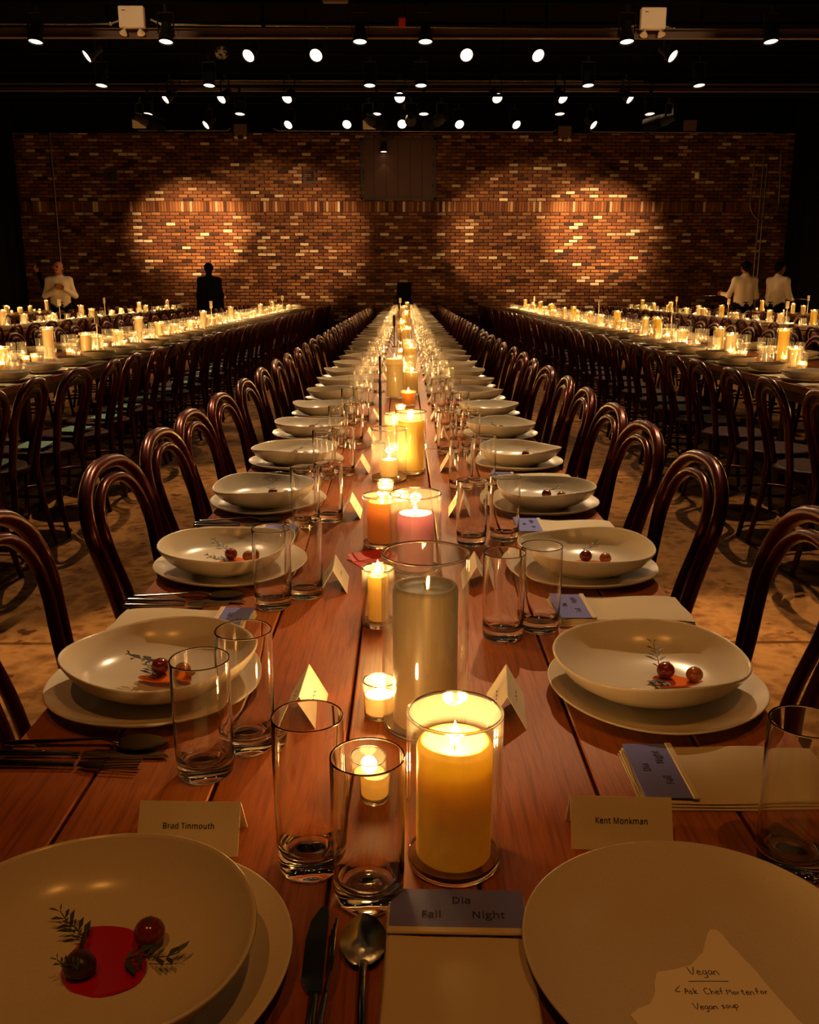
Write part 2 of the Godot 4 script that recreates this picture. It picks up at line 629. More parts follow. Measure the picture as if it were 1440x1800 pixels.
	for i in 2: conduit(line(Vector3(8.9 + 0.1 * i, 0.05, -23.967), Vector3(8.9 + 0.1 * i, 4.5 - 0.3 * i, -23.967), 4), "upright conduit behind the two waiters, %s of the pair" % ["one with the longer run", "shorter"][i], 0.016)
	var loop := []
	for i in 25:
		var a := PI + PI * i / 24.0
		loop.append(Vector3(9.0 + 0.36 * cos(a), 3.35 + 0.55 * sin(a) * 0.8, -23.925))
	loop.push_front(Vector3(8.66, 4.5, -23.925))
	loop.append(Vector3(9.3, 4.5, -23.925))
	tag(part("hanging_cable", sweep(MB.new(), loop, [0.016], 6).mesh(), M.pipe, self), "pale cable hanging in a long loop on the wall behind the waiters", "cable")


# ------------------------------------------------------------------ stage lamps and fittings overhead
var can_mesh: Mesh
var lens_mesh: Mesh
var yoke_mesh: Mesh
var clamp_mesh: Mesh
var bezel_mesh: Mesh
var gobos := []


func lamp(at: Vector3, aim: Vector3, e: float, ang: float, label: String, gobo := -1, group := "stage lamps overhead", soft := 0.25, col := STAGE) -> void:
	if not can_mesh:
		can_mesh = lathe(MB.new(), P([0, -0.10, 0.045, -0.10, 0.05, -0.095, 0.05, -0.095, 0.055, 0.0, 0.075, 0.04, 0.078, 0.10, 0.078, 0.10, 0.074, 0.10, 0.074, 0.10, 0.072, 0.085, 0.072, 0.085, 0, 0.083]), 20).mesh()
		lens_mesh = lathe(MB.new(), P([0.0, 0.086, 0.071, 0.086, 0.071, 0.088, 0.05, 0.094, 0.0, 0.097]), 20).mesh()
		bezel_mesh = lathe(MB.new(), P([0.073, 0.09, 0.080, 0.09, 0.082, 0.097, 0.080, 0.104, 0.073, 0.104, 0.073, 0.09]), 20).mesh()
		var y := MB.new()
		for s in [-1, 1]: box(y, Vector3(s * 0.103, 0.11, 0), Vector3(0.006, 0.24, 0.03))
		box(y, Vector3(0, 0.228, 0), Vector3(0.212, 0.006, 0.03))
		yoke_mesh = y.mesh()
		clamp_mesh = lathe(MB.new(), P([0, 0.228, 0.022, 0.228, 0.022, 0.295, 0.03, 0.30, 0.03, 0.3205, 0, 0.3205]), 10).mesh()
	var t := thing("stage_lamp", label, "stage lamp", at, 0.0, group)
	var dir := (aim - at).normalized()
	var can := part("can", can_mesh, M.can, t)
	var x := Vector3.UP.cross(dir)
	if x.length() < 0.01: x = Vector3.RIGHT
	x = x.normalized()
	can.basis = Basis(x, dir, x.cross(dir)).scaled_local(Vector3.ONE * 1.2)
	part("lens", lens_mesh, M.lens if gobo != 2 else M.bezel, can)
	part("bezel", bezel_mesh, M.can, can)
	var yk := part("yoke", yoke_mesh, M.can, t)
	yk.rotation.y = atan2(dir.x, dir.z) if Vector2(dir.x, dir.z).length() > 0.02 else 0.0
	part("clamp", clamp_mesh, M.can, t)
	if gobo >= 0: part("leaf_cutout", gobos[gobo], M.black, can)
	if e > 0.0:
		var l := SpotLight3D.new()
		l.name = "beam"
		l.light_color = col
		l.light_energy = e
		l.light_size = 0.02 if gobo < 0 else 0.01
		l.spot_angle = ang
		l.spot_angle_attenuation = soft
		l.spot_range = 60.0
		l.spot_attenuation = 2.0
		l.shadow_enabled = true
		l.position = Vector3(0, 0.112, 0)
		l.rotation = Vector3(-PI / 2, 0, 0)
		# the light looks along its own -z: turn that on to the can's +y
		l.basis = Basis(Vector3.RIGHT, PI / 2)
		can.add_child(l, true)


func gobo_mesh(seed_: int, dist: float, rad: float, n: int, big := 1.0) -> Mesh:
	# a top hat holding a cut leaf plate a little way in front of the lens
	var r := RandomNumberGenerator.new()
	r.seed = seed_
	var b := MB.new()
	lathe(b, P([0.078, 0.10, 0.082, 0.10, rad + 0.006, dist, rad + 0.006, dist, rad, dist, rad, dist, 0.078, 0.10]), 24)
	for k in n:
		var o := PackedVector2Array()
		var c := Vector2(r.randf_range(-1, 1), r.randf_range(-1, 1)) * rad * 0.85
		var a := r.randf() * TAU
		var ln := rad * r.randf_range(0.25, 0.6) * big
		var wd := ln * r.randf_range(0.22, 0.5)
		for i in 14:
			var u := TAU * i / 14
			var q := Vector2(cos(u) * ln * 0.5, sin(u) * wd * (0.5 + 0.12 * sin(5 * u)))
			o.append(c + q.rotated(a))
		prism(b, o, dist - 0.003, dist - 0.002)
	return b.mesh()


func at_px(x: float, y: float, h: float) -> Vector3:
	# where the sight line through a point of the photograph meets the height h (used once, for the lamp grid overhead)
	var p := deg_to_rad(13.935)
	var w := deg_to_rad(0.278)
	var d := Vector3((x - 720.0) / 1600.0, -sin(p) + (900.0 - y) / 1600.0 * cos(p), cos(p) + (900.0 - y) / 1600.0 * sin(p))
	var t := (h - 1.30) / d.y
	return Vector3(d.x * t * cos(w) + d.z * t * sin(w), h, d.x * t * sin(w) - d.z * t * cos(w))


func stage_lamps() -> void:
	gobos = [gobo_mesh(5, 0.42, 0.125, 13), gobo_mesh(9, 0.42, 0.125, 13), gobo_mesh(3, 0.12, 0.078, 26), gobo_mesh(21, 0.36, 0.085, 5, 1.3), gobo_mesh(33, 0.36, 0.085, 5, 1.3), gobo_mesh(47, 0.36, 0.07, 10, 1.05), gobo_mesh(58, 0.36, 0.07, 10, 1.05)]
	# three rows that point straight down and three that lean towards the middle table
	var down := [[12.75, [63, 292, 633, 748, 1102, 1355], 57.0], [15.2, [179, 368, 650, 740, 1034, 1229], 137.0], [17.9, [260, 422, 662, 745, 984, 1142], 189.0]]
	var lean := [[13.6, [164, 388, 443, 559, 818, 941, 1173], 91.0], [16.4, [299, 396, 509, 703, 871, 984, 1100], 167.0], [19.1, [369, 511, 612, 707, 806, 904, 1037], 214.0]]
	for r in 3:
		var px: Array = down[r][1]
		for i in px.size():
			var at := at_px(px[i], down[r][2], 4.4)
			lamp(at, at + Vector3(0.02 * (i - 2.5), -1, 0.2), 2.6, 34.0, "stage lamp pointing straight down, %s along the %s overhead row" % [nth(i), ["front", "middle", "rear"][r]])
		px = lean[r][1]
		for i in px.size():
			var at := at_px(px[i], lean[r][2], 4.4)
			var dim: bool = r == 0 and i == 1
			var aim := Vector3(at.x * 1.95, 0.8, at.z + maxf(2.0, 6.0 - 0.8 * absf(at.x)))
			if dim: aim = Vector3(0, 0.8, at.z + 9.0)
			lamp(at, aim, 0.0 if dim else 3.0, 24.0, "unlit stage lamp with a leaf-cut plate over its lens, front tilted row" if dim else "tilted stage lamp, %s in the %s tilted row" % [nth(i), ["front", "middle", "rear"][r]], 2 if dim else -1)
	# battens that carry the rows
	for q in [[12.75, 0.0], [13.6, 0.0], [15.2, 0.0], [16.4, 0.0], [17.9, 0.0], [19.1, 0.0], [-0.6, 1.0], [5.6, 1.0], [8.0, 1.0], [10.6, 1.0], [15.9, 2.0]]:
		var zz: float = q[0]
		var hh := 4.4 + 0.345
		if q[1] > 1.5: hh = 3.95 + 0.345
		elif q[1] > 0.5: hh = 5.4 + 0.345
		else:
			# the row's own depth at that height
			for rr in down + lean:
				if absf(rr[0] - zz) < 0.01: zz = -at_px(700, rr[2], 4.4).z
		var bt := thing("lighting_batten", "black pipe batten across the hall carrying stage lamps, depth row %s" % nth(made.get("lighting_batten", 0)), "batten", Vector3(0, hh, -zz))
		part("pipe", sweep(MB.new(), line(Vector3(-9.0, 0, 0), Vector3(9.0, 0, 0), 4), [0.024], 8).mesh(), M.black, bt)
		for x in [-8.0, -4.0, 0.0, 4.0, 8.0]: part("drop_rod", box(MB.new(), Vector3(x, (6.19 - hh) / 2, 0), Vector3(0.012, 6.19 - hh, 0.012)).mesh(), M.black, bt)
	# unseen lamps above the frame, placed to light the near tables and aisles
	# x, depth, aim x, aim depth, energy, half angle, leaf plate that dapples the floor
	var near := [[0.95, 5.6, 0.1, 2.75, 22.0, 16.3, -1], [-1.3, 5.6, -0.1, 3.9, 5.0, 15.0, -1], [-0.4, 8.0, -0.2, 5.6, 9.0, 16.0, -1], [1.0, 8.0, 0.2, 6.0, 9.0, 16.0, -1],
			[-2.6, 5.6, -1.35, 2.7, 26.0, 14.0, 0], [2.7, 5.6, 1.5, 2.5, 24.0, 14.0, 1], [-2.4, 8.0, -1.25, 5.4, 18.0, 15.0, 1], [2.5, 8.0, 1.3, 5.2, 18.0, 15.0, 0], [-2.2, 10.6, -1.25, 8.4, 14.0, 16.0, 0], [2.2, 10.6, 1.3, 8.2, 14.0, 16.0, 1], [-4.4, 8.0, -3.9, 6.8, 6.0, 17.0, 1], [4.4, 8.0, 3.9, 6.8, 6.0, 17.0, 0]]
	for i in near.size():
		var q: Array = near[i]
		lamp(Vector3(q[0], 5.4, -q[1]), Vector3(q[2], 0.4, -q[3]), q[4], q[5], "unseen stage lamp over the near tables, %s on the near battens" % nth(i), q[6], "stage lamps overhead", 0.15 if i < 2 else 0.25)
	# unseen amber lamps behind the camera, placed to light the table head
	for x in [-0.9, 0.9]: lamp(Vector3(x, 5.4, 0.6), Vector3(x * 0.2, 0.75, -0.8), 2.6, 14.0, "unseen amber stage lamp behind the camera, %s" % ["above the program side", "above the waiter side"][0 if x < 0 else 1], -1, "stage lamps overhead", 0.6, AMBER)
	for x in [-1, 1]: lamp(Vector3(x * 3.4, 5.4, -5.6), Vector3(x * 3.3, 4.57, -12.6), 15.0, 6.0, "unseen stage lamp lighting the front beam, %s" % ["program side", "waiter side"][0 if x < 0 else 1], -1, "stage lamps overhead", 0.8)  # unseen lamps placed to brighten the emergency boxes on the front beam
	# unseen projectors placed to light the brick wall, crossing from opposite sides
	for q in [[4.3, -3.3, 2.3, 230.0, 11.5, 3, 0.6, "vent side, wide"], [-4.3, 3.3, 2.25, 230.0, 11.5, 4, 0.6, "waiter side, wide"], [0.6, -5.3, 2.65, 560.0, 8.0, 5, 0.8, "vent side, narrow"], [-0.6, 4.8, 2.6, 520.0, 8.5, 6, 0.8, "waiter side, narrow"], [0.1, 0.0, 2.5, 13.0, 20.0, -1, 0.9, "middle, plain"]]:  # leaf plates break up all but the plain middle wash
		lamp(Vector3(q[0], 3.95, -15.9), Vector3(q[1], q[2], -WALL), q[3], q[4], "unseen projector placed to light the brick wall, %s" % q[7], q[5], "", q[6])
	lamp(Vector3(-0.52, 4.625, -23.9), Vector3(-0.5, 0.0, -23.4), 0.12, 34.0, "stage lamp under the soffit just above the brick wall's middle")
	# emergency light boxes with two heads each
	for q in [[-3.43, 4.58, 12.62, 1.0, "putty-coloured emergency light box on the front beam, bald server's side"], [3.13, 4.57, 12.62, 1.0, "putty-coloured emergency light box on the front beam, waiters' side"], [-1.66, 4.90, 12.5, 0.0, "putty-coloured junction box at the top of the hall over the table"], [-0.86, 4.84, 12.5, 0.0, "brown junction box above the front beam near the hall's middle"],
			[-6.45, 5.15, 23.752, 0.5, "pale emergency light box above the brick wall, bald server's side"], [-0.86, 5.13, 23.752, 0.5, "pale emergency light box above the high boarded shutter"], [-4.0, 5.0, 23.752, 1.0, "dark emergency light box between the wall conduits, vent side"], [3.9, 4.96, 23.752, 1.0, "dark emergency light box between the wall conduits, waiters' side"], [6.95, 5.1, 23.752, 0.5, "brown emergency light box above the waiters' conduits"]]:
		var t := thing("emergency_light", q[4], "emergency light", Vector3(q[0], q[1], -q[2]))
		var dark: bool = q[4].begins_with("dark") or q[4].begins_with("brown")
		part("housing", box(MB.new(), Vector3.ZERO, Vector3(0.32, 0.25, 0.09), 0.012).mesh(), M.beam if dark else M.enamel, t)
		part("cover_seam", box(MB.new(), Vector3(-0.09, 0.07, 0.047), Vector3(0.04, 0.008, 0.006)).mesh(), M.trim, t)
		if q[3] > 0.9:
			for s in [-1, 1]:
				var hd := part("lamp_head", lathe(MB.new(), P([0, 0.0, 0.022, 0.0, 0.03, -0.012, 0.048, -0.04, 0.05, -0.055, 0.044, -0.055, 0, -0.045]), 14).mesh(), M.enamel, t, Vector3(s * 0.1, -0.15, 0.02), Vector3(-0.3, 0, 0.25 * s))
				part("neck", sweep(MB.new(), [Vector3(0, 0.035, 0), Vector3(0, 0.0, 0)], [0.01], 8).mesh(), M.enamel, hd)
	var rb := thing("junction_box", "small red junction box on the front beam near the hall's middle", "junction box", Vector3(-0.03, 4.54, -12.70))
	part("housing", box(MB.new(), Vector3.ZERO, Vector3(0.09, 0.12, 0.06), 0.006).mesh(), M.redcard, rb)
	part("cover", box(MB.new(), Vector3(0, 0, 0.033), Vector3(0.075, 0.10, 0.006), 0.002).mesh(), M.redcard, rb)
	conduit([Vector3(-10.5, 4.56, -12.79), Vector3(-3.75, 4.55, -12.79), Vector3(-3.6, 4.6, -12.79)], "front conduit above the beam, bald server's side")
	conduit([Vector3(-3.24, 4.6, -12.79), Vector3(-3.1, 4.54, -12.79)] + line(Vector3(-1.0, 4.53, -12.79), Vector3(2.8, 4.50, -12.79), 3) + [Vector3(2.96, 4.54, -12.79)], "front conduit above the beam between two emergency light boxes")
	conduit([Vector3(3.3, 4.54, -12.79), Vector3(3.45, 4.49, -12.79), Vector3(10.5, 4.47, -12.79)], "front conduit above the beam, waiters' side")
	for i in 2: conduit(line(Vector3(-4.3, 4.930 + 0.037 * i, -18.17), Vector3(4.4, 4.930 + 0.037 * i, -18.17), 4), "%s of the twin conduits on the rear beam" % ["lower", "upper"][i], 0.012)


# ------------------------------------------------------------------ tables
func table(x: float, d0: float, d1: float, segs: int, label: String) -> void:
	var t := thing("banquet_table", label, "table", Vector3(x, 0, 0))
	var seams := [-HALF, -0.361, -0.216, -0.073, 0.070, 0.215, 0.360, HALF]
	var ln := (d1 - d0) / segs
	for j in 7:
		var w: float = seams[j + 1] - seams[j]
		var pm := box(MB.new(), Vector3.ZERO, Vector3(w - 0.004, 0.04, ln - 0.003), 0.002).mesh()
		for i in segs:
			part("plank", pm, M["plank%d" % ((i * 5 + j * 2 + j / 3) % 3)], t, Vector3((seams[j] + seams[j + 1]) / 2, TOP - 0.02, -(d0 + ln * (i + 0.5))))
	for s in [-1, 1]: part("apron", box(MB.new(), Vector3(s * 0.43, TOP - 0.075, -(d0 + d1) / 2), Vector3(0.025, 0.07, d1 - d0 - 0.1), 0.003).mesh(), M.under, t)
	var leg := box(MB.new(), Vector3(0, (TOP - 0.04) / 2, 0), Vector3(0.07, TOP - 0.04, 0.07), 0.006).mesh()
	var rail := box(MB.new(), Vector3(0, 0.25, 0), Vector3(0.36, 0.05, 0.04), 0.004).mesh()
	for i in segs:
		for e in [0.25, ln - 0.25]:
			for s in [-1, 1]: part("leg", leg, M.under, t, Vector3(s * 0.19, 0, -(d0 + ln * i + e)))
			part("stretcher", rail, M.under, t, Vector3(0, 0, -(d0 + ln * i + e)))


func tables() -> void:
	table(0, 0.40, 22.2, 8, "long middle table of stained red-brown planks, running straight to the brick wall")
	table(-2.7, 3.0, 22.2, 7, "long plank table whose chairs hold green programs, next to the middle table")
	table(2.72, 3.0, 22.2, 7, "long plain-seat plank table without programs, next to the middle table, waiters' side")
	table(-5.4, 7.6, 22.2, 5, "second long plank table from the middle, in front of the bald server")
	table(5.42, 7.6, 22.2, 5, "second long plank table from the middle, in front of the two waiters")
	table(-8.1, 16.8, 22.2, 2, "outermost plank table beside the curtain, bald server's side")
	table(8.1, 16.8, 22.2, 2, "outermost plank table beside the curtain, waiters' side")


# ------------------------------------------------------------------ chairs
func curve(pts: Array, n: int) -> Array:
	var c := Curve3D.new()
	for i in pts.size():
		var a: Vector3 = pts[maxi(i - 1, 0)]
		var b: Vector3 = pts[mini(i + 1, pts.size() - 1)]
		var tg := (b - a) / 6.0
		c.add_point(pts[i], -tg, tg)
	var out := []
	var total := c.get_baked_length()
	for i in n + 1: out.append(c.sample_baked(total * i / n, true))
	return out


func make_chair(label: String, group: String, n: int, seg: int) -> Node3D:
	# faces -z, its back at +z
	var t := thing("bentwood_chair", label, "chair", Vector3.ZERO, 0.0, group)
	var half := [Vector3(0.205, 0.0, 0.235), Vector3(0.19, 0.22, 0.195), Vector3(0.158, 0.46, 0.185), Vector3(0.180, 0.62, 0.212), Vector3(0.200, 0.73, 0.236), Vector3(0.176, 0.815, 0.258), Vector3(0.100, 0.868, 0.272)]
	var pts := half.duplicate()
	pts.append(Vector3(0, 0.882, 0.276))
	for i in half.size():
		var q: Vector3 = half[half.size() - 1 - i]
		pts.append(Vector3(-q.x, q.y, q.z))
	var c := curve(pts, n * 2)
	var rad := []
	for i in c.size():
		var k: float = clampf(c[i].y / 0.5, 0.0, 1.0)
		rad.append(lerpf(0.012, 0.0175, k))
	part("back_hoop", sweep(MB.new(), c, rad, seg, false, 1.0, Vector3.BACK).mesh(), M.chair, t)
	half = [Vector3(0.108, 0.455, 0.168), Vector3(0.120, 0.58, 0.194), Vector3(0.146, 0.70, 0.221), Vector3(0.132, 0.780, 0.243), Vector3(0.075, 0.829, 0.256)]
	pts = half.duplicate()
	pts.append(Vector3(0, 0.842, 0.260))
	for i in half.size():
		var q: Vector3 = half[half.size() - 1 - i]
		pts.append(Vector3(-q.x, q.y, q.z))
	part("inner_hoop", sweep(MB.new(), curve(pts, n), [0.0135], seg, false, 1.0, Vector3.BACK).mesh(), M.chair, t)
	part("seat", lathe(MB.new(), P([0, 0.425, 0.165, 0.425, 0.165, 0.425, 0.19, 0.428, 0.203, 0.437, 0.205, 0.448, 0.198, 0.458, 0.18, 0.461, 0.165, 0.456, 0.08, 0.451, 0, 0.450]), maxi(seg * 2, 14), Vector3.ZERO).mesh(), M.seat, t)
	for s in [-1, 1]:
		part("leg", sweep(MB.new(), curve([Vector3(s * 0.145, 0.435, -0.125), Vector3(s * 0.155, 0.3, -0.14), Vector3(s * 0.175, 0.0, -0.175)], 4), [0.0175, 0.016, 0.0145, 0.013, 0.012], seg).mesh(), M.chair, t)
	var ring := []
	for i in 20:
		var a := TAU * i / 20
		ring.append(Vector3(0.152 * cos(a), 0.21, 0.152 * sin(a) + 0.012))
	part("leg_ring", sweep(MB.new(), ring, [0.0095], 6, true).mesh(), M.chair, t)
	t.scale = Vector3(1, 0.982, 1)
	return t


func chairs() -> void:
	var near := make_chair("dark red bentwood chair", "bentwood chairs along the long tables", 30, 12)
	var far := make_chair("dark red bentwood chair", "bentwood chairs along the long tables", 14, 6)
	var used := [false, false]
	var place := func(x: float, d: float, side: int, label: String) -> void:
		var dist := sqrt(x * x + d * d)
		var k := 0 if dist < 6.0 else 1
		var src: Node3D = [near, far][k]
		# the back hoop's top stands at x; the seat lies towards the table
		var at := Vector3(x - side * 0.262, 0, -d)
		var turn := (-PI / 2 if side < 0 else PI / 2) + rng.randf_range(-0.07, 0.07)
		if not used[k]:
			used[k] = true
			src.position = at
			src.rotation.y = turn
			src.set_meta("label", label)
		else:
			copy(src, label, at, turn)
	# measured places of the nearest chairs, then an even run
	var dl := [1.10, 1.66, 2.25, 2.72, 3.16, 3.66, 4.25, 4.86]
	var dr := [1.12, 1.69, 2.31, 2.86, 3.33, 3.88, 4.40, 4.95]
	for i in 39:
		var a: float = dl[i] if i < 8 else 5.42 + 0.55 * (i - 8)
		var b: float = dr[i] if i < 8 else 5.50 + 0.55 * (i - 8)
		place.call(-0.735 - rng.randf() * 0.02 - (0.045 if i < 2 else 0.0), a, -1, "bentwood double-hoop chair, %s along the middle table on the program side" % nth(i))
		place.call(0.755 + rng.randf() * 0.02 + (0.03 if i < 2 else 0.0), b, 1, "bentwood double-hoop chair, %s along the middle table on the waiter side" % nth(i))
	for s in [-1, 1]:
		var tb: String = "green-program table" if s < 0 else "plain-seat table"
		for i in 34:
			place.call(s * (1.74 + rng.randf() * 0.04), 3.8 + 0.55 * i, -s, "bentwood chair, %s along the %s, facing the middle table" % [nth(i), tb])
			if i >= 6: place.call(s * (3.66 + rng.randf() * 0.04), 3.8 + 0.55 * i, s, "bentwood chair, %s along the %s, far side from the middle table" % [nth(i), tb])
		tb = "bald server's table" if s < 0 else "two waiters' table"
		for i in 24:
			place.call(s * (4.44 + rng.randf() * 0.04), 9.0 + 0.55 * i, -s, "bentwood chair, %s along the %s, facing the middle table" % [nth(i), tb])
			if i >= 8: place.call(s * (6.15 + rng.randf() * 0.03), 9.0 + 0.55 * i, s, "bentwood chair, %s along the %s, side facing the curtain" % [nth(i), tb])
	# green programs lying on seats of the row beside the middle table
	var pg := thing("program_booklet", "green paper program", "booklet", Vector3.ZERO, 0.0, "green programs on chair seats")
	part("cover", box(MB.new(), Vector3(0, 0.0042, 0), Vector3(0.15, 0.0016, 0.22)).mesh(), M.greencard, pg)
	part("pages", box(MB.new(), Vector3(0.001, 0.0018, 0), Vector3(0.146, 0.0032, 0.216)).mesh(), M.card, pg)
	for i in 12:
		var at := Vector3(-2.0 + rng.randf_range(-0.02, 0.02), 0.4615, -(3.8 + 0.55 * i) + rng.randf_range(-0.02, 0.02))
		var l := "green paper program on the %s chair seat of the row facing the middle table" % nth(i)
		var tn := rng.randf_range(-0.3, 0.3)
		if i == 0:
			pg.position = at
			pg.rotation.y = tn
			pg.set_meta("label", l)
		else: copy(pg, l, at, tn)


# ------------------------------------------------------------------ tableware
var cache := {}


func charger_mesh(k: int, seg := 48) -> Mesh:
	var key := "charger%d_%d" % [k, seg]
	if not cache.has(key):
		cache[key] = lathe(MB.new(), P([0, 0, 0.09, 0, 0.095, 0.003, 0.12, 0.0075, 0.140, 0.0145, 0.1475, 0.0190, 0.1490, 0.0205, 0.1485, 0.0220, 0.1465, 0.0222, 0.138, 0.0175, 0.118, 0.0110, 0.09, 0.0066, 0.05, 0.006, 0, 0.006]), seg, Vector3.ZERO, 0.008, 0.10, 1.3 * k).mesh()
	return cache[key]


func bowl_mesh(k: int, seg := 48) -> Mesh:
	var key := "bowl%d_%d" % [k, seg]
	if not cache.has(key):
		cache[key] = lathe(MB.new(), P([0, 0, 0.060, 0, 0.064, 0.002, 0.069, 0.007, 0.092, 0.014, 0.113, 0.028, 0.1255, 0.043, 0.1300, 0.0505, 0.1312, 0.053, 0.1305, 0.0548, 0.1288, 0.0550, 0.1265, 0.0525, 0.120, 0.0415, 0.107, 0.0265, 0.088, 0.0155, 0.06, 0.0105, 0.03, 0.009, 0, 0.009]), seg, Vector3.ZERO, 0.016, 0.10, 2.1 * k).mesh()
	return cache[key]


func tumbler(parent_at: Vector3, label: String, group: String, detail: bool, s := 1.0) -> void:
	var key := "tumbler%s" % detail
	var t: Node3D
	if not cache.has(key):
		t = thing("tumbler", label, "glass", parent_at, 0.0, group)
		var seg := 40 if detail else 12
		if detail:
			part("body", lathe(MB.new(), P([0, 0.0034, 0.010, 0.0028, 0.018, 0.0010, 0.0225, 0.0, 0.0262, 0.0002, 0.0298, 0.0022, 0.0318, 0.006, 0.0327, 0.020, 0.0336, 0.06, 0.0340, 0.142, 0.0338, 0.1432, 0.0332, 0.1438, 0.0326, 0.1432, 0.0323, 0.142, 0.0319, 0.06, 0.0308, 0.033, 0.0290, 0.0245, 0.0245, 0.0188, 0.0180, 0.0172, 0.010, 0.0190, 0.004, 0.0204, 0, 0.0206]), seg, Vector3.ZERO, 0.004, 0.0, 1.0).mesh(), M.glass, t)
		else:
			part("wall", lathe(MB.new(), P([0.0318, 0.012, 0.0338, 0.06, 0.0340, 0.142, 0.0340, 0.142, 0.0328, 0.142, 0.0328, 0.142, 0.0326, 0.06, 0.0305, 0.016]), seg).mesh(), M.streak, t)
			part("rim", lathe(MB.new(), P([0.0342, 0.1408, 0.0342, 0.1428, 0.0334, 0.1436, 0.0326, 0.1428, 0.0326, 0.1408, 0.0342, 0.1408]), seg).mesh(), M.streak, t)
			part("base", lathe(MB.new(), P([0, 0.0, 0.030, 0.0, 0.0318, 0.004, 0.0322, 0.014, 0, 0.016]), seg).mesh(), M.glass, t)
		cache[key] = t
	else:
		t = copy(cache[key], label, parent_at, 0.0, group)
	t.scale = Vector3(1, s, 1)
	t.rotation.y = rng.randf() * TAU


func text(parent: Node, s: String, h: float, at: Vector3, rot: Vector3, font: Array, m: Material, called := "lettering") -> void:
	var t := TextMesh.new()
	var f := SystemFont.new()
	f.font_names = PackedStringArray(font)
	t.font = f
	t.text = s
	t.font_size = 64
	t.pixel_size = h / 64.0
	t.depth = 0.0004
	t.curve_step = 1.0
	var o := part(called, t, m, parent, at)
	o.rotation = rot


func tent_mesh() -> Mesh:
	# ridge along x; the two panels open towards +z and -z
	var key := "tent"
	if not cache.has(key):
		var b := MB.new()
		for s in [-1, 1]:
			var foot := Vector3(0, 0.0006, s * 0.0255)
			var top := Vector3(0, 0.0452, 0.0)
			var mid := (foot + top) / 2
			var ln := foot.distance_to(top)
			box(b, mid, Vector3(0.102, ln, 0.0007), 0.0, Basis(Vector3.RIGHT, -s * atan2(0.0255, 0.0452)))
		cache[key] = b.mesh()
	return cache[key]


const TENT := 0.5137


func place_card(at: Vector3, turn: float, label: String, words := "") -> void:
	var t := thing("place_card", label, "place card", at, turn, "folded place cards")
	part("folded_card", tent_mesh(), M.card, t)
	if words:
		text(t, words, 0.0078, Vector3(0, 0.0255, 0.0122), Vector3(-TENT, 0, 0), ["Droid Sans"], M.ink)
	else:
		# too small to read in the photograph: a short line of unreadable print on both faces
		for s in [-1, 1]:
			var b := MB.new()
			for i in 5: box(b, Vector3(-0.012 + 0.006 * i, (0.001 if i % 2 else -0.001), 0), Vector3(0.0035, 0.0022, 0.0004))
			var o := part("print", b.mesh(), M.ink, t, Vector3(0, 0.0238, s * 0.0126))
			o.rotation = Vector3(-TENT, 0, 0) if s > 0 else Vector3(-TENT, PI, 0)


func napkin_mesh(k: int) -> Mesh:
	# folded cloth lying along x, soft edges; the fold line stands proud at +x
	var key := "napkin%d" % k
	if not cache.has(key):
		var b := MB.new()
		for layer in 3:
			var rows := []
			var y0 := 0.0005 + 0.0036 * layer
			var ln := 0.115 - 0.0015 * layer
			var sec := [Vector2(-1, 0.0), Vector2(-1.01, 0.5), Vector2(-0.985, 0.9), Vector2(-0.94, 1.0), Vector2(-0.5, 1.0), Vector2(0, 1.0), Vector2(0.5, 1.0), Vector2(0.94, 1.0), Vector2(0.985, 0.9), Vector2(1.01, 0.5), Vector2(1, 0.0)]
			for i in 13:
				var u := -1.0 + 2.0 * i / 12.0
				var r := []
				for q in sec:
					var wv := 0.00035 * sin(5.0 * u + 3.0 * q.x + k) + 0.0003 * sin(9.0 * q.x + 2.0 * u + 2 * k)
					var edge: float = 1.0 if absf(u) < 0.99 else 0.25
					r.append(Vector3(u * ln + 0.001 * sin(7.0 * q.x + k + layer), y0 + q.y * 0.0036 * edge + (wv if q.y > 0.1 else 0.0) * (1.0 + layer), q.x * (0.0625 - 0.0008 * layer) + 0.0006 * sin(4 * u + k)))
				rows.append(r)
			b.grid(rows, false, true)
			for e in [0, 12]:
				var pts: Array = rows[e]
				b.face(pts, Vector3.ZERO)
		cache[key] = b.mesh()
	return cache[key]


func napkin(at: Vector3, turn: float, label: String, menu_label: String, k: int, words: bool) -> void:
	# the menu card sticks out at the napkin's +x end
	tag(part("linen_napkin", napkin_mesh(k % 3), M.linen, self, at, Vector3(0, turn, 0)), label, "napkin", "folded linen napkins")
	if not menu_label: return
	var m := thing("menu_card", menu_label, "menu", at + Vector3(0.086, 0.0136, 0).rotated(Vector3.UP, turn), turn, "blue menu cards")
	part("card", box(MB.new(), Vector3(0, 0.0008, 0), Vector3(0.052, 0.0012, 0.119), 0.0003).mesh(), M.bluecard, m)
	part("fold_band", box(MB.new(), Vector3(-0.029, 0.0012, 0), Vector3(0.008, 0.0028, 0.122), 0.001).mesh(), M.linen, m)
	if words:
		for q in [["Dia", 0.0105, 0.004], ["Fall", -0.0085, -0.023], ["Night", -0.0085, 0.027]]:
			text(m, q[0], 0.0121, Vector3(q[1] + 0.0, 0.0016, q[2]), Vector3(-PI / 2, -PI / 2, 0), ["Droid Sans"], M.ink)


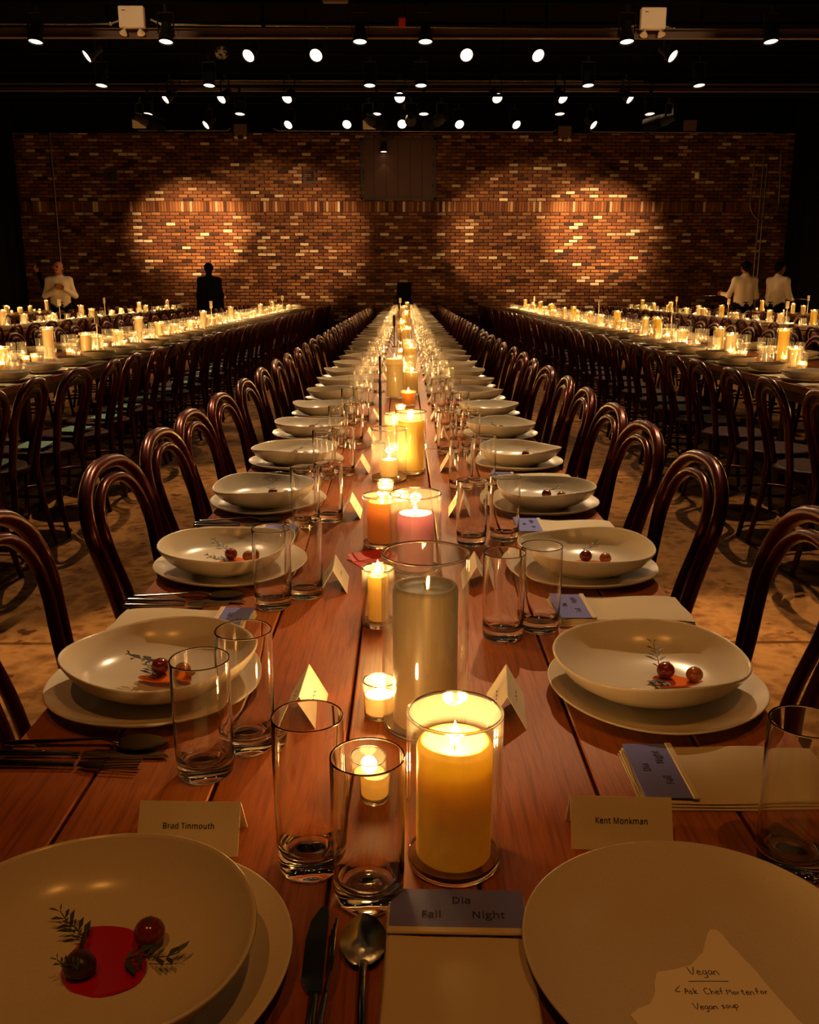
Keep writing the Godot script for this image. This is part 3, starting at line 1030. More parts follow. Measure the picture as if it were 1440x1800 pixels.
func spoon(parent: Node, at: Vector3) -> void:
	var b := MB.new()
	var rows := []
	for i in 11:
		var u := i / 10.0
		var w := 0.0205 * pow(sin(PI * clampf(0.06 + 0.94 * u, 0, 1)), 0.62) * (1.0 - 0.12 * u) + 0.001
		var r := []
		for j in 9:
			var q := -1.0 + j / 4.0
			r.append(Vector3(q * w, 0.008 - 0.0065 * (1 - q * q) * sin(PI * u), -0.032 + 0.064 * (1.0 - u) - 0.032 + 0.032))
		rows.append(r)
	b.grid(rows, false)
	var low := []
	for r in rows:
		var rr := []
		for p in r: rr.append(p + Vector3(0, -0.0012, 0))
		low.append(rr)
	b.grid(low, false, true)
	part("spoon_bowl", b.mesh(), M.steel, parent, at + Vector3(0, 0.0, -0.07))
	part("handle", sweep(MB.new(), [Vector3(0, 0.0075, -0.042), Vector3(0, 0.012, -0.02), Vector3(0, 0.008, 0.03), Vector3(0, 0.004, 0.085), Vector3(0, 0.004, 0.1)], [0.0045, 0.003, 0.0035, 0.0062, 0.004], 8, false, 0.45).mesh(), M.steel, parent, at)


func cutlery_mesh(kind: String) -> Mesh:
	if cache.has(kind): return cache[kind]
	var b := MB.new()
	if kind == "knife":
		prism(b, PackedVector2Array([Vector2(-0.006, 0.0), Vector2(-0.0115, -0.012), Vector2(-0.0125, -0.06), Vector2(-0.009, -0.085), Vector2(-0.002, -0.101), Vector2(0.004, -0.106), Vector2(0.0065, -0.09), Vector2(0.006, 0.0)]), 0.003, 0.0046, 0.0006)
	else:
		prism(b, PackedVector2Array([Vector2(-0.004, 0.0), Vector2(-0.0105, -0.014), Vector2(-0.0115, -0.03), Vector2(0.0115, -0.03), Vector2(0.0105, -0.014), Vector2(0.004, 0.0)]), 0.005, 0.0066, 0.0004)
		for i in 4: box(b, Vector3(-0.0097 + 0.00647 * i, 0.0075, -0.052), Vector3(0.0032, 0.0018, 0.046), 0.0005, Basis(Vector3.RIGHT, 0.06))
	cache[kind] = b.mesh()
	return cache[kind]


func cutlery(kind: String, at: Vector3, turn: float, label: String) -> void:
	# points along -z
	var t := thing(kind, label, kind, at, turn, "steel cutlery on the middle table")
	if kind == "spoon":
		spoon(t, Vector3.ZERO)
		return
	part("blade" if kind == "knife" else "tines", cutlery_mesh(kind), M.steel, t)
	part("handle", sweep(MB.new(), [Vector3(0, 0.004 if kind == "knife" else 0.0055, 0.003), Vector3(0, 0.0055, 0.02), Vector3(0, 0.005, 0.06), Vector3(0, 0.005, 0.105), Vector3(0, 0.0045, 0.112)], [0.0045, 0.0042, 0.0058, 0.0068, 0.004], 8, false, 0.6).mesh(), M.steel, t)


# food --------------------------------------------------------------
func puddle(outline: Array, y: float, m: Material, label: String) -> void:
	var o := PackedVector2Array()
	var c := Curve3D.new()
	for i in outline.size() + 1:
		var n := outline.size()
		var p: Vector2 = outline[i % n]
		var tg: Vector2 = (outline[(i + 1) % n] - outline[(i - 1 + n) % n]) / 6.0
		c.add_point(Vector3(p.x, 0, p.y), Vector3(-tg.x, 0, -tg.y), Vector3(tg.x, 0, tg.y))
	var total := c.get_baked_length()
	for i in 40:
		var q := c.sample_baked(total * i / 40.0, true)
		o.append(Vector2(q.x, q.z))
	var b := MB.new()
	prism(b, o, y, y + 0.0016, 0.0012)
	tag(part("sauce_pool", b.mesh(), m, self), label, "sauce", "pools of sauce in the bowls")


func tomato(at: Vector3, r: float, m: Material, label: String) -> void:
	var t := thing("cherry_tomato", label, "tomato", at, rng.randf() * TAU, "small tomatoes in the bowls")
	var pr := []
	for i in 11:
		var a := -PI / 2 + PI * i / 10.0
		pr.append(Vector2(r * cos(a), r + r * 0.92 * sin(a) - (0.12 * r if i == 10 else 0.0)))
	part("flesh", lathe(MB.new(), pr, 18, Vector3.ZERO, 0.012).mesh(), m, t)
	var b := MB.new()
	for i in 5:
		var a := TAU * i / 5
		var d := Vector3(cos(a), 0, sin(a))
		var s := Vector3(-sin(a), 0, cos(a))
		var y := 1.84 * r
		b.face([Vector3(0, y + 0.001, 0) - s * r * 0.12, Vector3(0, y + 0.001, 0) + s * r * 0.12, d * r * 0.75 + Vector3(0, y * 0.94, 0)], Vector3(0, 0, 0))
	part("calyx", b.mesh(), M.leaf, t)


func sprig(at: Vector3, ln: float, turn: float, tilt: float, label: String) -> void:
	var t := thing("herb_sprig", label, "herb", at, turn, "herb sprigs in the bowls")
	var pts := []
	for i in 6: pts.append(Vector3(0, 0.0015 + ln * i / 5.0 * sin(tilt) + 0.002 * sin(i * 1.3), -ln * i / 5.0 * cos(tilt)))
	part("stem", sweep(MB.new(), pts, [0.0009, 0.0007, 0.0005], 5).mesh(), M.leaf, t)
	var b := MB.new()
	for i in 6:
		for s in [-1, 1]:
			var k := i / 5.0
			var root: Vector3 = pts[i]
			var w := ln * (0.46 - 0.2 * k) * (0.7 + 0.3 * sin(i * 2.0 + s))
			var tip := root + Vector3(s * w, 0.003 + 0.002 * sin(i * 3.0), -w * 0.75)
			var mid := (root + tip) / 2
			b.face([root, mid + Vector3(0, 0.0012, w * 0.27), tip, mid + Vector3(0, 0.0012, -w * 0.27)], root + Vector3(0, -1, 0))
			b.face([root - Vector3(0, 0.0004, 0), mid + Vector3(0, 0.0006, w * 0.27), tip - Vector3(0, 0.0004, 0), mid + Vector3(0, 0.0006, -w * 0.27)], root + Vector3(0, 1, 0))
	part("leaves", b.mesh(), M.leaf, t)


func dish_of_food(c: Vector3, k: int, where: String) -> void:
	# a small pool of orange sauce, two tomatoes and two sprigs
	var y := c.y + 0.0182
	var cc := Vector2(c.x + 0.012 * sin(k * 2.0) + 0.02, c.z + 0.012)
	var o := []
	for i in 8:
		var a := TAU * i / 8
		o.append(cc + Vector2(cos(a) * 0.033, sin(a) * 0.02) * (1.0 + 0.25 * sin(3 * a + k)))
	puddle(o, y, M.orange, "orange sauce pool in the bowl %s" % where)
	tomato(Vector3(cc.x - 0.01, y + 0.001, cc.y - 0.008), 0.0125, M.tomato, "dark glossy tomato in the bowl %s" % where)
	tomato(Vector3(cc.x + 0.026, y + 0.001, cc.y + 0.004), 0.0115, M.tomato_amber, "amber-brown tomato in the bowl %s" % where)
	sprig(Vector3(cc.x - 0.014, y + 0.003, cc.y + 0.014), 0.040, 1.4 + k, 0.25, "dark herb sprig lying low in the bowl %s" % where)
	sprig(Vector3(cc.x - 0.016, y + 0.012, cc.y - 0.018), 0.042, 1.0 - k, 0.5, "upright dark herb sprig in the bowl %s" % where)


func settings_main() -> void:
	for i in 38:
		for s in [-1, 1]:
			var d: float = (1.177 if s < 0 else 1.160) + 0.55 * i
			var jx := rng.randf_range(-0.006, 0.006)
			var side: String = "the program side" if s < 0 else "the waiter side"
			var nm := "%s place on %s of the middle table" % [nth(i), side]
			var seg := 64 if i < 3 else (32 if i < 10 else 16)
			var c := Vector3(s * 0.346 + jx, TOP, -d)
			tag(part("charger_plate", charger_mesh((i + (s + 1)) % 4, seg), M.dish, self, c + Vector3(0, 0.0003, 0), Vector3(0, 1.1 * i + s, 0)), "flat stoneware plate, %s" % nm, "plate", "charger plates")
			var bo := Vector3(0.008 * s * (1 if i else -1), 0.0075, 0.004 * (i % 3 - 1))
			tag(part("shallow_bowl", bowl_mesh((i * 3 + s + 1) % 4, seg), M.dish, self, c + bo, Vector3(0, 0.7 * i + 2 * s, 0)), "wavy-rimmed stoneware bowl, %s" % nm, "bowl", "stoneware bowls")
			if i < 5: dish_of_food(c + bo - Vector3(0, 0.0013, 0), i + s, "at the %s place on %s" % [nth(i), side])
			# glasses: to the diner's right
			var g1: Vector3
			var g2: Vector3
			if s < 0:
				g1 = Vector3(-0.235 + rng.randf_range(-0.008, 0.008), TOP + 0.0003, -d + 0.205)
				g2 = Vector3(-0.183, TOP + 0.0003, -d + 0.148)
				if i == 0:
					g1 = Vector3(-0.232, TOP + 0.0003, -0.955)
					g2 = Vector3(-0.193, TOP + 0.0003, -1.018)
			else:
				g1 = Vector3(0.146 + rng.randf_range(-0.008, 0.012), TOP + 0.0003, -d - 0.214)
				g2 = Vector3(0.221, TOP + 0.0003, -d - 0.252)
			for k in 2: tumbler([g1, g2][k], "%s tumbler, %s" % [["outer", "inner"][k], nm], "water tumblers on the tables", i < 6, 1.07 if (i == 0 and s < 0 and k == 1) else 1.0)
			# card
			var cd := Vector3(s * 0.134, TOP, -d + (0.062 if i == 0 else 0.085) if s < 0 else -d + 0.047)
			place_card(cd, (PI / 2 if s < 0 else -PI / 2) + rng.randf_range(-0.05, 0.05) + (-0.12 if (i == 0 and s > 0) else 0.0), "cream folded place card, %s" % nm)
			# napkin with the blue menu at its inner end
			var nd: float = d + 0.245 if s < 0 else d - 0.225
			var nx: float = 0.372
			napkin(Vector3(s * nx, TOP, -nd), (0.0 if s < 0 else PI) + rng.randf_range(-0.04, 0.04), "folded natural linen napkin, %s" % nm, "blue menu card, %s" % nm, i, i < 4)
			# cutlery
			if i < 8:
				var cz: float = -d + 0.184 if s < 0 else -d - 0.188
				for k in 3:
					var kind: String = ["fork", "knife", "spoon"][k]
					cutlery(kind, Vector3(s * (0.385 + 0.004 * k), TOP, cz - s * (-0.026 * (k - 1))), (-PI / 2 if s < 0 else PI / 2) + rng.randf_range(-0.05, 0.05), "steel %s, %s" % [kind, nm])


# handwriting, one list of strokes for each letter
const PEN := {
	"V": [[0, 1, 0.3, 0, 0.62, 1]], "e": [[0.05, 0.28, 0.42, 0.32, 0.3, 0.52, 0.1, 0.4, 0.08, 0.12, 0.28, 0, 0.48, 0.12]], "g": [[0.42, 0.45, 0.2, 0.5, 0.06, 0.26, 0.2, 0.04, 0.42, 0.24, 0.42, 0.45, 0.4, -0.2, 0.24, -0.42, 0.06, -0.3]],
	"a": [[0.4, 0.45, 0.18, 0.48, 0.05, 0.22, 0.2, 0.0, 0.4, 0.2, 0.4, 0.45, 0.42, 0.05, 0.52, 0.02]], "n": [[0.05, 0.0, 0.07, 0.46, 0.08, 0.3, 0.28, 0.48, 0.4, 0.3, 0.42, 0.02, 0.52, 0.04]], "A": [[0, 0, 0.25, 0.9, 0.5, 0.0], [0.1, 0.35, 0.42, 0.38]],
	"s": [[0.36, 0.42, 0.16, 0.46, 0.1, 0.32, 0.34, 0.16, 0.26, 0.0, 0.05, 0.04]], "k": [[0.08, 0.9, 0.08, 0.0], [0.4, 0.5, 0.1, 0.22, 0.44, 0.0]], "C": [[0.5, 0.8, 0.25, 0.92, 0.03, 0.5, 0.22, 0.02, 0.52, 0.12]], "h": [[0.06, 0.9, 0.06, 0.0, 0.1, 0.3, 0.28, 0.46, 0.4, 0.28, 0.42, 0.0]],
	"f": [[0.4, 0.86, 0.24, 0.9, 0.18, 0.6, 0.16, 0.0], [0.04, 0.46, 0.36, 0.48]], "M": [[0.02, 0.0, 0.1, 0.85, 0.3, 0.3, 0.52, 0.85, 0.6, 0.0]], "o": [[0.22, 0.48, 0.05, 0.24, 0.22, 0.0, 0.4, 0.24, 0.22, 0.48]], "r": [[0.06, 0.0, 0.08, 0.46, 0.09, 0.3, 0.3, 0.46]],
	"t": [[0.2, 0.8, 0.18, 0.08, 0.36, 0.02], [0.04, 0.5, 0.36, 0.54]], "u": [[0.06, 0.46, 0.08, 0.08, 0.26, 0.02, 0.4, 0.2, 0.42, 0.46, 0.44, 0.02]], "p": [[0.06, 0.46, 0.06, -0.4], [0.06, 0.34, 0.26, 0.5, 0.42, 0.26, 0.26, 0.0, 0.08, 0.1]], "<": [[0.55, 0.75, 0.0, 0.1, 0.45, 0.05], [0.0, 0.1, 0.1, 0.32]], " ": [],
}


func pen(b: MB, words: String, at: Vector2, h: float, y: float, slope := 0.0) -> void:
	# writes along +x, letters standing towards -z
	var x := 0.0
	for ch in words:
		for s in PEN[ch]:
			var pts := []
			for i in range(0, s.size(), 2): pts.append(Vector3(at.x + (x + s[i]) * h, y, at.y - s[i + 1] * h - (x + s[i]) * h * slope))
			sweep(b, curve(pts, pts.size() * 2), [0.00032], 5, false, 0.4)
		x += 0.5 if ch == " " else (0.7 if ch in "MVC<" else 0.52)


# the two places at the head of the table, nearest the camera
func front_settings() -> void:
	var c := Vector3(-0.243, TOP, -0.633)
	tag(part("charger_plate", charger_mesh(1, 80), M.dish, self, c + Vector3(0, 0.0003, 0)), "wide flat stoneware plate under the bowl with red sauce, head of the table", "plate", "charger plates")
	var bo := Vector3(-0.252, TOP + 0.0078, -0.612)
	tag(part("shallow_bowl", bowl_mesh(2, 80), M.dish, self, bo, Vector3(0, 1.9, 0)), "shallow stoneware bowl holding red sauce at the head of the table", "bowl", "stoneware bowls")
	puddle([Vector2(-0.270, -0.681), Vector2(-0.235, -0.675), Vector2(-0.214, -0.640), Vector2(-0.208, -0.618), Vector2(-0.214, -0.603), Vector2(-0.239, -0.592), Vector2(-0.261, -0.599), Vector2(-0.275, -0.616), Vector2(-0.277, -0.635), Vector2(-0.272, -0.655)], TOP + 0.0172, M.red, "bright red sauce pool in the bowl at the head of the table")
	var y := TOP + 0.0188
	tomato(Vector3(-0.212, y, -0.648), 0.0128, M.tomato, "dark red round tomato at the edge of the bright red sauce")
	var fg := thing("roasted_fig", "dark roasted fig half lying on the bright red sauce", "fig", Vector3(-0.259, y, -0.616), 0.3)
	part("flesh", lathe(MB.new(), P([0, 0, 0.008, 0.0, 0.0125, 0.005, 0.013, 0.010, 0.009, 0.016, 0.004, 0.018, 0, 0.0185]), 16, Vector3.ZERO, 0.05).mesh(), M.fig, fg)
	part("stem", sweep(MB.new(), [Vector3(0, 0.010, -0.010), Vector3(0.002, 0.012, -0.022), Vector3(0.003, 0.011, -0.034)], [0.0026, 0.002, 0.0018], 6).mesh(), M.fig, fg)
	sprig(Vector3(-0.226, y + 0.002, -0.628), 0.044, -PI / 2 - 0.1, 0.2, "dark herb sprig across the bright red sauce below the tomato")
	sprig(Vector3(-0.268, y + 0.004, -0.650), 0.034, 0.9, 0.3, "dark herb sprig at the top of the roasted fig's stem")
	sprig(Vector3(-0.255, y + 0.014, -0.603), 0.02, 1.2, 0.1, "short herb sprig draped over the roasted fig")
	var pc := Vector3(0.245, TOP, -0.640)
	tag(part("charger_plate", charger_mesh(3, 80), M.dish, self, pc + Vector3(0, 0.0003, 0), Vector3(0, 0.4, 0)), "empty wide stoneware plate with a torn handwritten note, head of the table", "plate", "charger plates")
	# torn note lying on it
	var rim := [Vector2(0.262, -0.675), Vector2(0.265, -0.678), Vector2(0.270, -0.677), Vector2(0.273, -0.671), Vector2(0.2745, -0.661), Vector2(0.279, -0.648), Vector2(0.285, -0.630), Vector2(0.290, -0.609), Vector2(0.295, -0.590), Vector2(0.300, -0.574), Vector2(0.308, -0.565), Vector2(0.31, -0.558), Vector2(0.20, -0.556), Vector2(0.176, -0.572), Vector2(0.172, -0.583), Vector2(0.180, -0.590), Vector2(0.189, -0.593), Vector2(0.196, -0.604), Vector2(0.200, -0.618), Vector2(0.205, -0.628), Vector2(0.224, -0.632), Vector2(0.235, -0.636), Vector2(0.249, -0.650), Vector2(0.254, -0.661)]
	var o := PackedVector2Array()
	for i in rim.size():
		var a: Vector2 = rim[i]
		var b2: Vector2 = rim[(i + 1) % rim.size()]
		for k in 3:
			var q := a.lerp(b2, k / 3.0)
			o.append(q + Vector2(rng.randf_range(-1, 1), rng.randf_range(-1, 1)) * (0.0 if k == 0 else 0.0005))
	var note := thing("torn_note", "torn piece of paper with handwriting lying on the empty plate", "note")
	part("paper", prism(MB.new(), o, TOP + 0.0078, TOP + 0.0083).mesh(), M.note, note)
	var ink := MB.new()
	var ny := TOP + 0.0085
	pen(ink, "Vegan", Vector2(0.2300, -0.6245), 0.0088, ny)
	sweep(ink, [Vector3(0.227, ny, -0.6172), Vector3(0.243, ny, -0.6174), Vector3(0.259, ny, -0.617)], [0.00032], 5, false, 0.4)
	pen(ink, "<", Vector2(0.2135, -0.606), 0.0085, ny)
	pen(ink, "Ask", Vector2(0.2205, -0.604), 0.0068, ny)
	pen(ink, "Chef", Vector2(0.2360, -0.6035), 0.0070, ny)
	pen(ink, "Morten", Vector2(0.2535, -0.603), 0.0066, ny)
	pen(ink, "for", Vector2(0.2765, -0.6035), 0.0068, ny)
	pen(ink, "Vegan", Vector2(0.2230, -0.5880), 0.0066, ny, 0.02)
	pen(ink, "soup", Vector2(0.2445, -0.5890), 0.0066, ny, 0.04)
	part("handwriting", ink.mesh(), M.ink, note)
	# cards with readable names
	place_card(Vector3(-0.217, TOP, -0.822), -0.03, "cream folded place card with a printed name behind the red-sauce bowl", "Brad Tinmouth")
	place_card(Vector3(0.219, TOP, -0.829), -0.05, "cream folded place card with a printed name behind the plate with the note", "Kent Monkman")
	# napkin with menu, upright to the camera
	napkin(Vector3(0.043, TOP, -0.612), PI / 2 - 0.03, "folded linen napkin between the two head-of-table plates", "blue menu card in the napkin between the two head-of-table plates", 1, true)
	cutlery("knife", Vector3(-0.073, TOP, -0.612), 0.02, "steel knife with broad blade beside the red-sauce bowl's plate")
	cutlery("fork", Vector3(-0.058, TOP + 0.0085, -0.603), -0.05, "steel fork between knife and spoon at the head of the table")
	get_node("fork_%03d" % (made["fork"] - 1) if made["fork"] > 1 else "fork").rotation.z = 1.25
	cutlery("spoon", Vector3(-0.0345, TOP, -0.600), 0.02, "steel spoon against the napkin at the head of the table")
	for q in [[-0.092, 0.780, "clear tumbler farther from the camera of the two beside the front yellow candle", 1.12], [-0.034, 0.733, "clear tumbler through which the small white votive shows", 1.01], [0.374, 0.775, "clear tumbler at the table edge behind the plate with the note", 1.09]]:
		tumbler(Vector3(q[0], TOP + 0.0003, -q[1]), q[2], "water tumblers on the tables", true, q[3])
	# red folded card lying on the planks
	var rc := thing("red_card", "red folded card lying on the planks beside the orange candle", "card", Vector3(-0.052, TOP, -1.81), 0.5)
	part("leaf", prism(MB.new(), PackedVector2Array([Vector2(-0.06, -0.035), Vector2(0.045, -0.035), Vector2(0.045, 0.035), Vector2(-0.06, 0.035)]), 0.0003, 0.0012).mesh(), M.redcard, rc)
	part("flap", box(MB.new(), Vector3(-0.01, 0.0062, -0.02), Vector3(0.1, 0.0008, 0.03), 0.0, Basis(Vector3.RIGHT, 0.3)).mesh(), M.redcard, rc)


# ------------------------------------------------------------------ candles
func flame(parent: Node, at: Vector3, h: float, e: float, seg: int) -> void:
	var key := "flame%d_%d" % [seg, int(h * 1000)]
	if not cache.has(key) and seg < 8:
		cache[key] = lathe(MB.new(), P([0, 0, h * 0.19, h * 0.28, h * 0.10, h * 0.68, 0, h]), 5).mesh()
	if not cache.has(key):
		cache[key] = lathe(MB.new(), P([0, 0, h * 0.11, h * 0.05, h * 0.19, h * 0.22, h * 0.185, h * 0.38, h * 0.115, h * 0.65, h * 0.035, h * 0.9, 0, h]), seg).mesh()
	var f := part("flame", cache[key], M.flame, parent, at)
	omni(f, Vector3(0, h * 0.4, 0), e, CANDLE)


func pillar(at: Vector3, r: float, h: float, wax: String, label: String, lit := true, well := 0.010, seg := 24, e := CANDLE_E) -> void:
	var t := thing("pillar_candle", label, "candle", at, rng.randf() * TAU, "pillar candles in glass cylinders")
	var key := "pillar%d_%d_%d_%d" % [int(r * 1000), int(h * 1000), int(well * 1000), seg]
	if not cache.has(key):
		cache[key] = lathe(MB.new(), P([0, 0, r - 0.003, 0, r, 0.003, r, h - 0.006, r - 0.002, h - 0.001, r - 0.005, h, r - 0.008, h - 0.002, r - 0.011, h - well * 0.8, r * 0.5, h - well, 0, h - well]), seg, Vector3.ZERO, 0.004, 0.004, r * 900 + h * 70)
		# hidden discs added inside the wax, so the glow fades down the candle
		for k in (5 if seg > 16 else 2):
			var yy: float = h - well - 0.014 - (0.013 if seg > 16 else 0.02) * k
			if yy > 0.01: lathe(cache[key], P([r - 0.0025, yy, 0, yy]), seg)
		cache[key] = cache[key].mesh()
	part("wax", cache[key], M["wax_" + wax], t)
	part("wick", sweep(MB.new(), [Vector3(0, h - well - 0.001, 0), Vector3(0.0006, h - well + 0.004, 0), Vector3(0.0022, h - well + 0.008, 0.001)], [0.0011], 5).mesh(), M.wick, t)
	if lit: flame(t, Vector3(0.0006, h - well + 0.005, 0), 0.026, e, 10 if seg > 20 else 6)


func cylinder(at: Vector3, r: float, h: float, label: String, detail: bool) -> void:
	var t := thing("glass_cylinder", label, "candle glass", at, 0.0, "glass cylinders round the candles")
	var seg := 48 if detail else 16
	var key := "cylinder%d_%d_%s" % [int(r * 1000), int(h * 1000), detail]
	if not cache.has(key):
		var w := P([r * 0.985, 0.004, r, 0.012, r, h])
		if detail: w = P([r * 0.985, 0.004, r, 0.012, r, h - 0.001, r, h - 0.001, r - 0.0012, h, r - 0.0024, h - 0.001, r - 0.0024, h - 0.001, r - 0.0026, 0.014])
		cache[key] = [lathe(MB.new(), w, seg).mesh(),
			lathe(MB.new(), P([r + 0.0001, h - 0.0018, r + 0.0001, h, r - 0.0008, h + 0.0008, r - 0.0018, h + 0.0008, r - 0.0026, h, r - 0.0026, h - 0.0018, r - 0.0012, h - 0.0026, r + 0.0001, h - 0.0018]), seg).mesh(),
			lathe(MB.new(), P([0, 0.0005, r * 0.9, 0.0, r * 0.96, 0.001, r * 0.985, 0.004, r - 0.0005, 0.0095, r - 0.003, 0.0098, r * 0.8, 0.0085, 0, 0.0080]), seg).mesh()]
	part("wall", cache[key][0], M.pane, t)
	part("rim", cache[key][1], M.glass if detail else M.streak, t)
	part("base", cache[key][2], M.glass if detail else M.streak, t)


func votive(at: Vector3, r: float, h: float, wax: String, label: String, detail: bool, e := CANDLE_E) -> void:
	var key := "votive%d_%d_%s_%s" % [int(r * 2000), int(h * 1000), wax, detail]
	if cache.has(key):
		var c := copy(cache[key], label, at, rng.randf() * TAU)
		return
	var t := thing("votive_candle", label, "votive", at, rng.randf() * TAU, "votive candles in small glass cups")
	var seg := 32 if detail else 12
	part("glass_cup", lathe(MB.new(), P([r * 0.9, 0.003, r * 0.93, 0.008, r, h, r, h, r - 0.0012, h + 0.0006, r - 0.0022, h, r - 0.0022, h, r * 0.86, 0.008]) if detail else P([r * 0.9, 0.003, r, h]), seg).mesh(), M.pane, t)
	if detail: part("rim", lathe(MB.new(), P([r, h - 0.0012, r, h, r - 0.0011, h + 0.001, r - 0.0022, h, r - 0.0022, h - 0.0012, r, h - 0.0012]), seg).mesh(), M.glass, t)
	part("foot", lathe(MB.new(), P([0, 0, r * 0.84, 0, r * 0.89, 0.002, r * 0.9, 0.005, 0, 0.006]), seg).mesh(), M.glass if detail else M.streak, t)
	var wr := r * 0.9
	var wh := h * 0.62
	part("wax", lathe(MB.new(), P([0, 0.0065, wr * 0.92, 0.0065, wr * 0.93, 0.008, wr, wh, wr * 0.9, wh - 0.0015, wr * 0.5, wh - 0.003, 0, wh - 0.003]), seg).mesh(), M["wax_" + wax], t)
	part("wick", sweep(MB.new(), [Vector3(0, wh - 0.004, 0), Vector3(0.0004, wh + 0.003, 0)], [0.0009], 5).mesh(), M.wick, t)
	flame(t, Vector3(0.0004, wh + 0.0005, 0), 0.020, e, 10 if detail else 6)
	cache[key] = t


func candles_main() -> void:
	var y := TOP + 0.0003
	# measured: x, depth, glass radius, glass height, candle radius, candle height, wax, lit, well, what it is
	for q in [[0.047, 0.789, 0.046, 0.160, 0.0365, 0.122, "yellow", true, 0.011, "thick yellow candle glowing at its top, closest to the blue menu"],
			[0.025, 1.073, 0.0545, 0.232, 0.041, 0.182, "tan", false, 0.006, "tall unlit tan candle standing behind the front yellow candle"],
			[0.020, 1.724, 0.051, 0.160, 0.036, 0.112, "purple", true, 0.008, "pale purple lit candle"],
			[-0.050, 1.917, 0.042, 0.112, 0.033, 0.090, "orange", true, 0.012, "short orange lit candle beside the purple one"],
			[-0.045, 1.434, 0.027, 0.100, 0.017, 0.078, "yellow", true, 0.004, "slim yellow candle half hidden behind the tall unlit tan candle"],
			[-0.047, 2.62, 0.052, 0.150, 0.026, 0.050, "ivory", true, 0.006, "short melted ivory candle behind the orange one"],
			[0.017, 2.720, 0.047, 0.186, 0.039, 0.150, "yellow", true, 0.007, "thick yellow candle with a tall flame behind the purple one"],
			[-0.036, 3.119, 0.036, 0.125, 0.030, 0.080, "yellow", true, 0.008, "yellow candle beside the dark upright sign"],
			[-0.052, 4.606, 0.048, 0.17, 0.042, 0.190, "ivory", true, 0.006, "tall broad ivory candle standing proud of its glass"],
			[0.034, 4.75, 0.046, 0.20, 0.034, 0.110, "ivory", true, 0.008, "ivory candle deep in a tall glass beside the broad ivory one"],
			[0.016, 4.30, 0.036, 0.07, 0.030, 0.055, "orange", true, 0.006, "low orange candle in front of the broad ivory one"]]:
		var det: bool = q[1] < 3.2
		cylinder(Vector3(q[0], y, -q[1]), q[2], q[3], "glass round the " + q[9], det)
		pillar(Vector3(q[0], y + 0.0088, -q[1]), q[4], q[5], q[6], q[9], q[7], q[8], 40 if det else 20, CANDLE_E * (1.4 if q[1] < 0.8 else 1.0))
	for q in [[-0.034, 1.101, "white votive in a small glass beside the tall unlit tan candle"], [-0.037, 0.903, "white votive in a small glass seen through the front tumbler"], [-0.052, 2.36, "white votive just behind the orange candle"], [-0.012, 2.22, "white votive between the purple and the melted ivory candles"], [-0.030, 2.93, "white votive by the thick yellow candle with a tall flame"], [-0.046, 3.40, "white votive beyond the dark upright sign"], [0.02, 3.62, "white votive a little beyond the dark upright sign, waiters' side"], [-0.02, 3.95, "white votive before the low orange candle"]]:
		votive(Vector3(q[0], y, -q[1]), 0.0222, 0.051, "white", q[2], q[1] < 2.5)
	var d := 5.2
	var i := 0
	var wx := ["yellow", "ivory", "yellow", "ivory", "orange"]
	while d < 21.8:
		var x := 0.045 * sin(i * 2.4) + rng.randf_range(-0.02, 0.02)
		if i % 3 == 0:
			var r := 0.034 + 0.006 * (i % 2)
			var h: float = [0.09, 0.14, 0.11, 0.17][(i / 3) % 4]
			cylinder(Vector3(x, y, -d), r + 0.012, h + 0.04, "clear glass cylinder, %s along the far half of the middle table" % nth(i / 3), false)
			pillar(Vector3(x, y + 0.0088, -d), r, h, wx[(i / 3) % 5], "%s candle in a glass cylinder, %s along the far half of the middle table" % [wx[(i / 3) % 5], nth(i / 3)], true, 0.008, 14)
		else:
			votive(Vector3(x, y, -d), 0.0222, 0.051, "white", "white votive, %s in the row along the far half of the middle table" % nth(i - i / 3 - 1), false)
		d += 0.30 + rng.randf() * 0.1
		i += 1


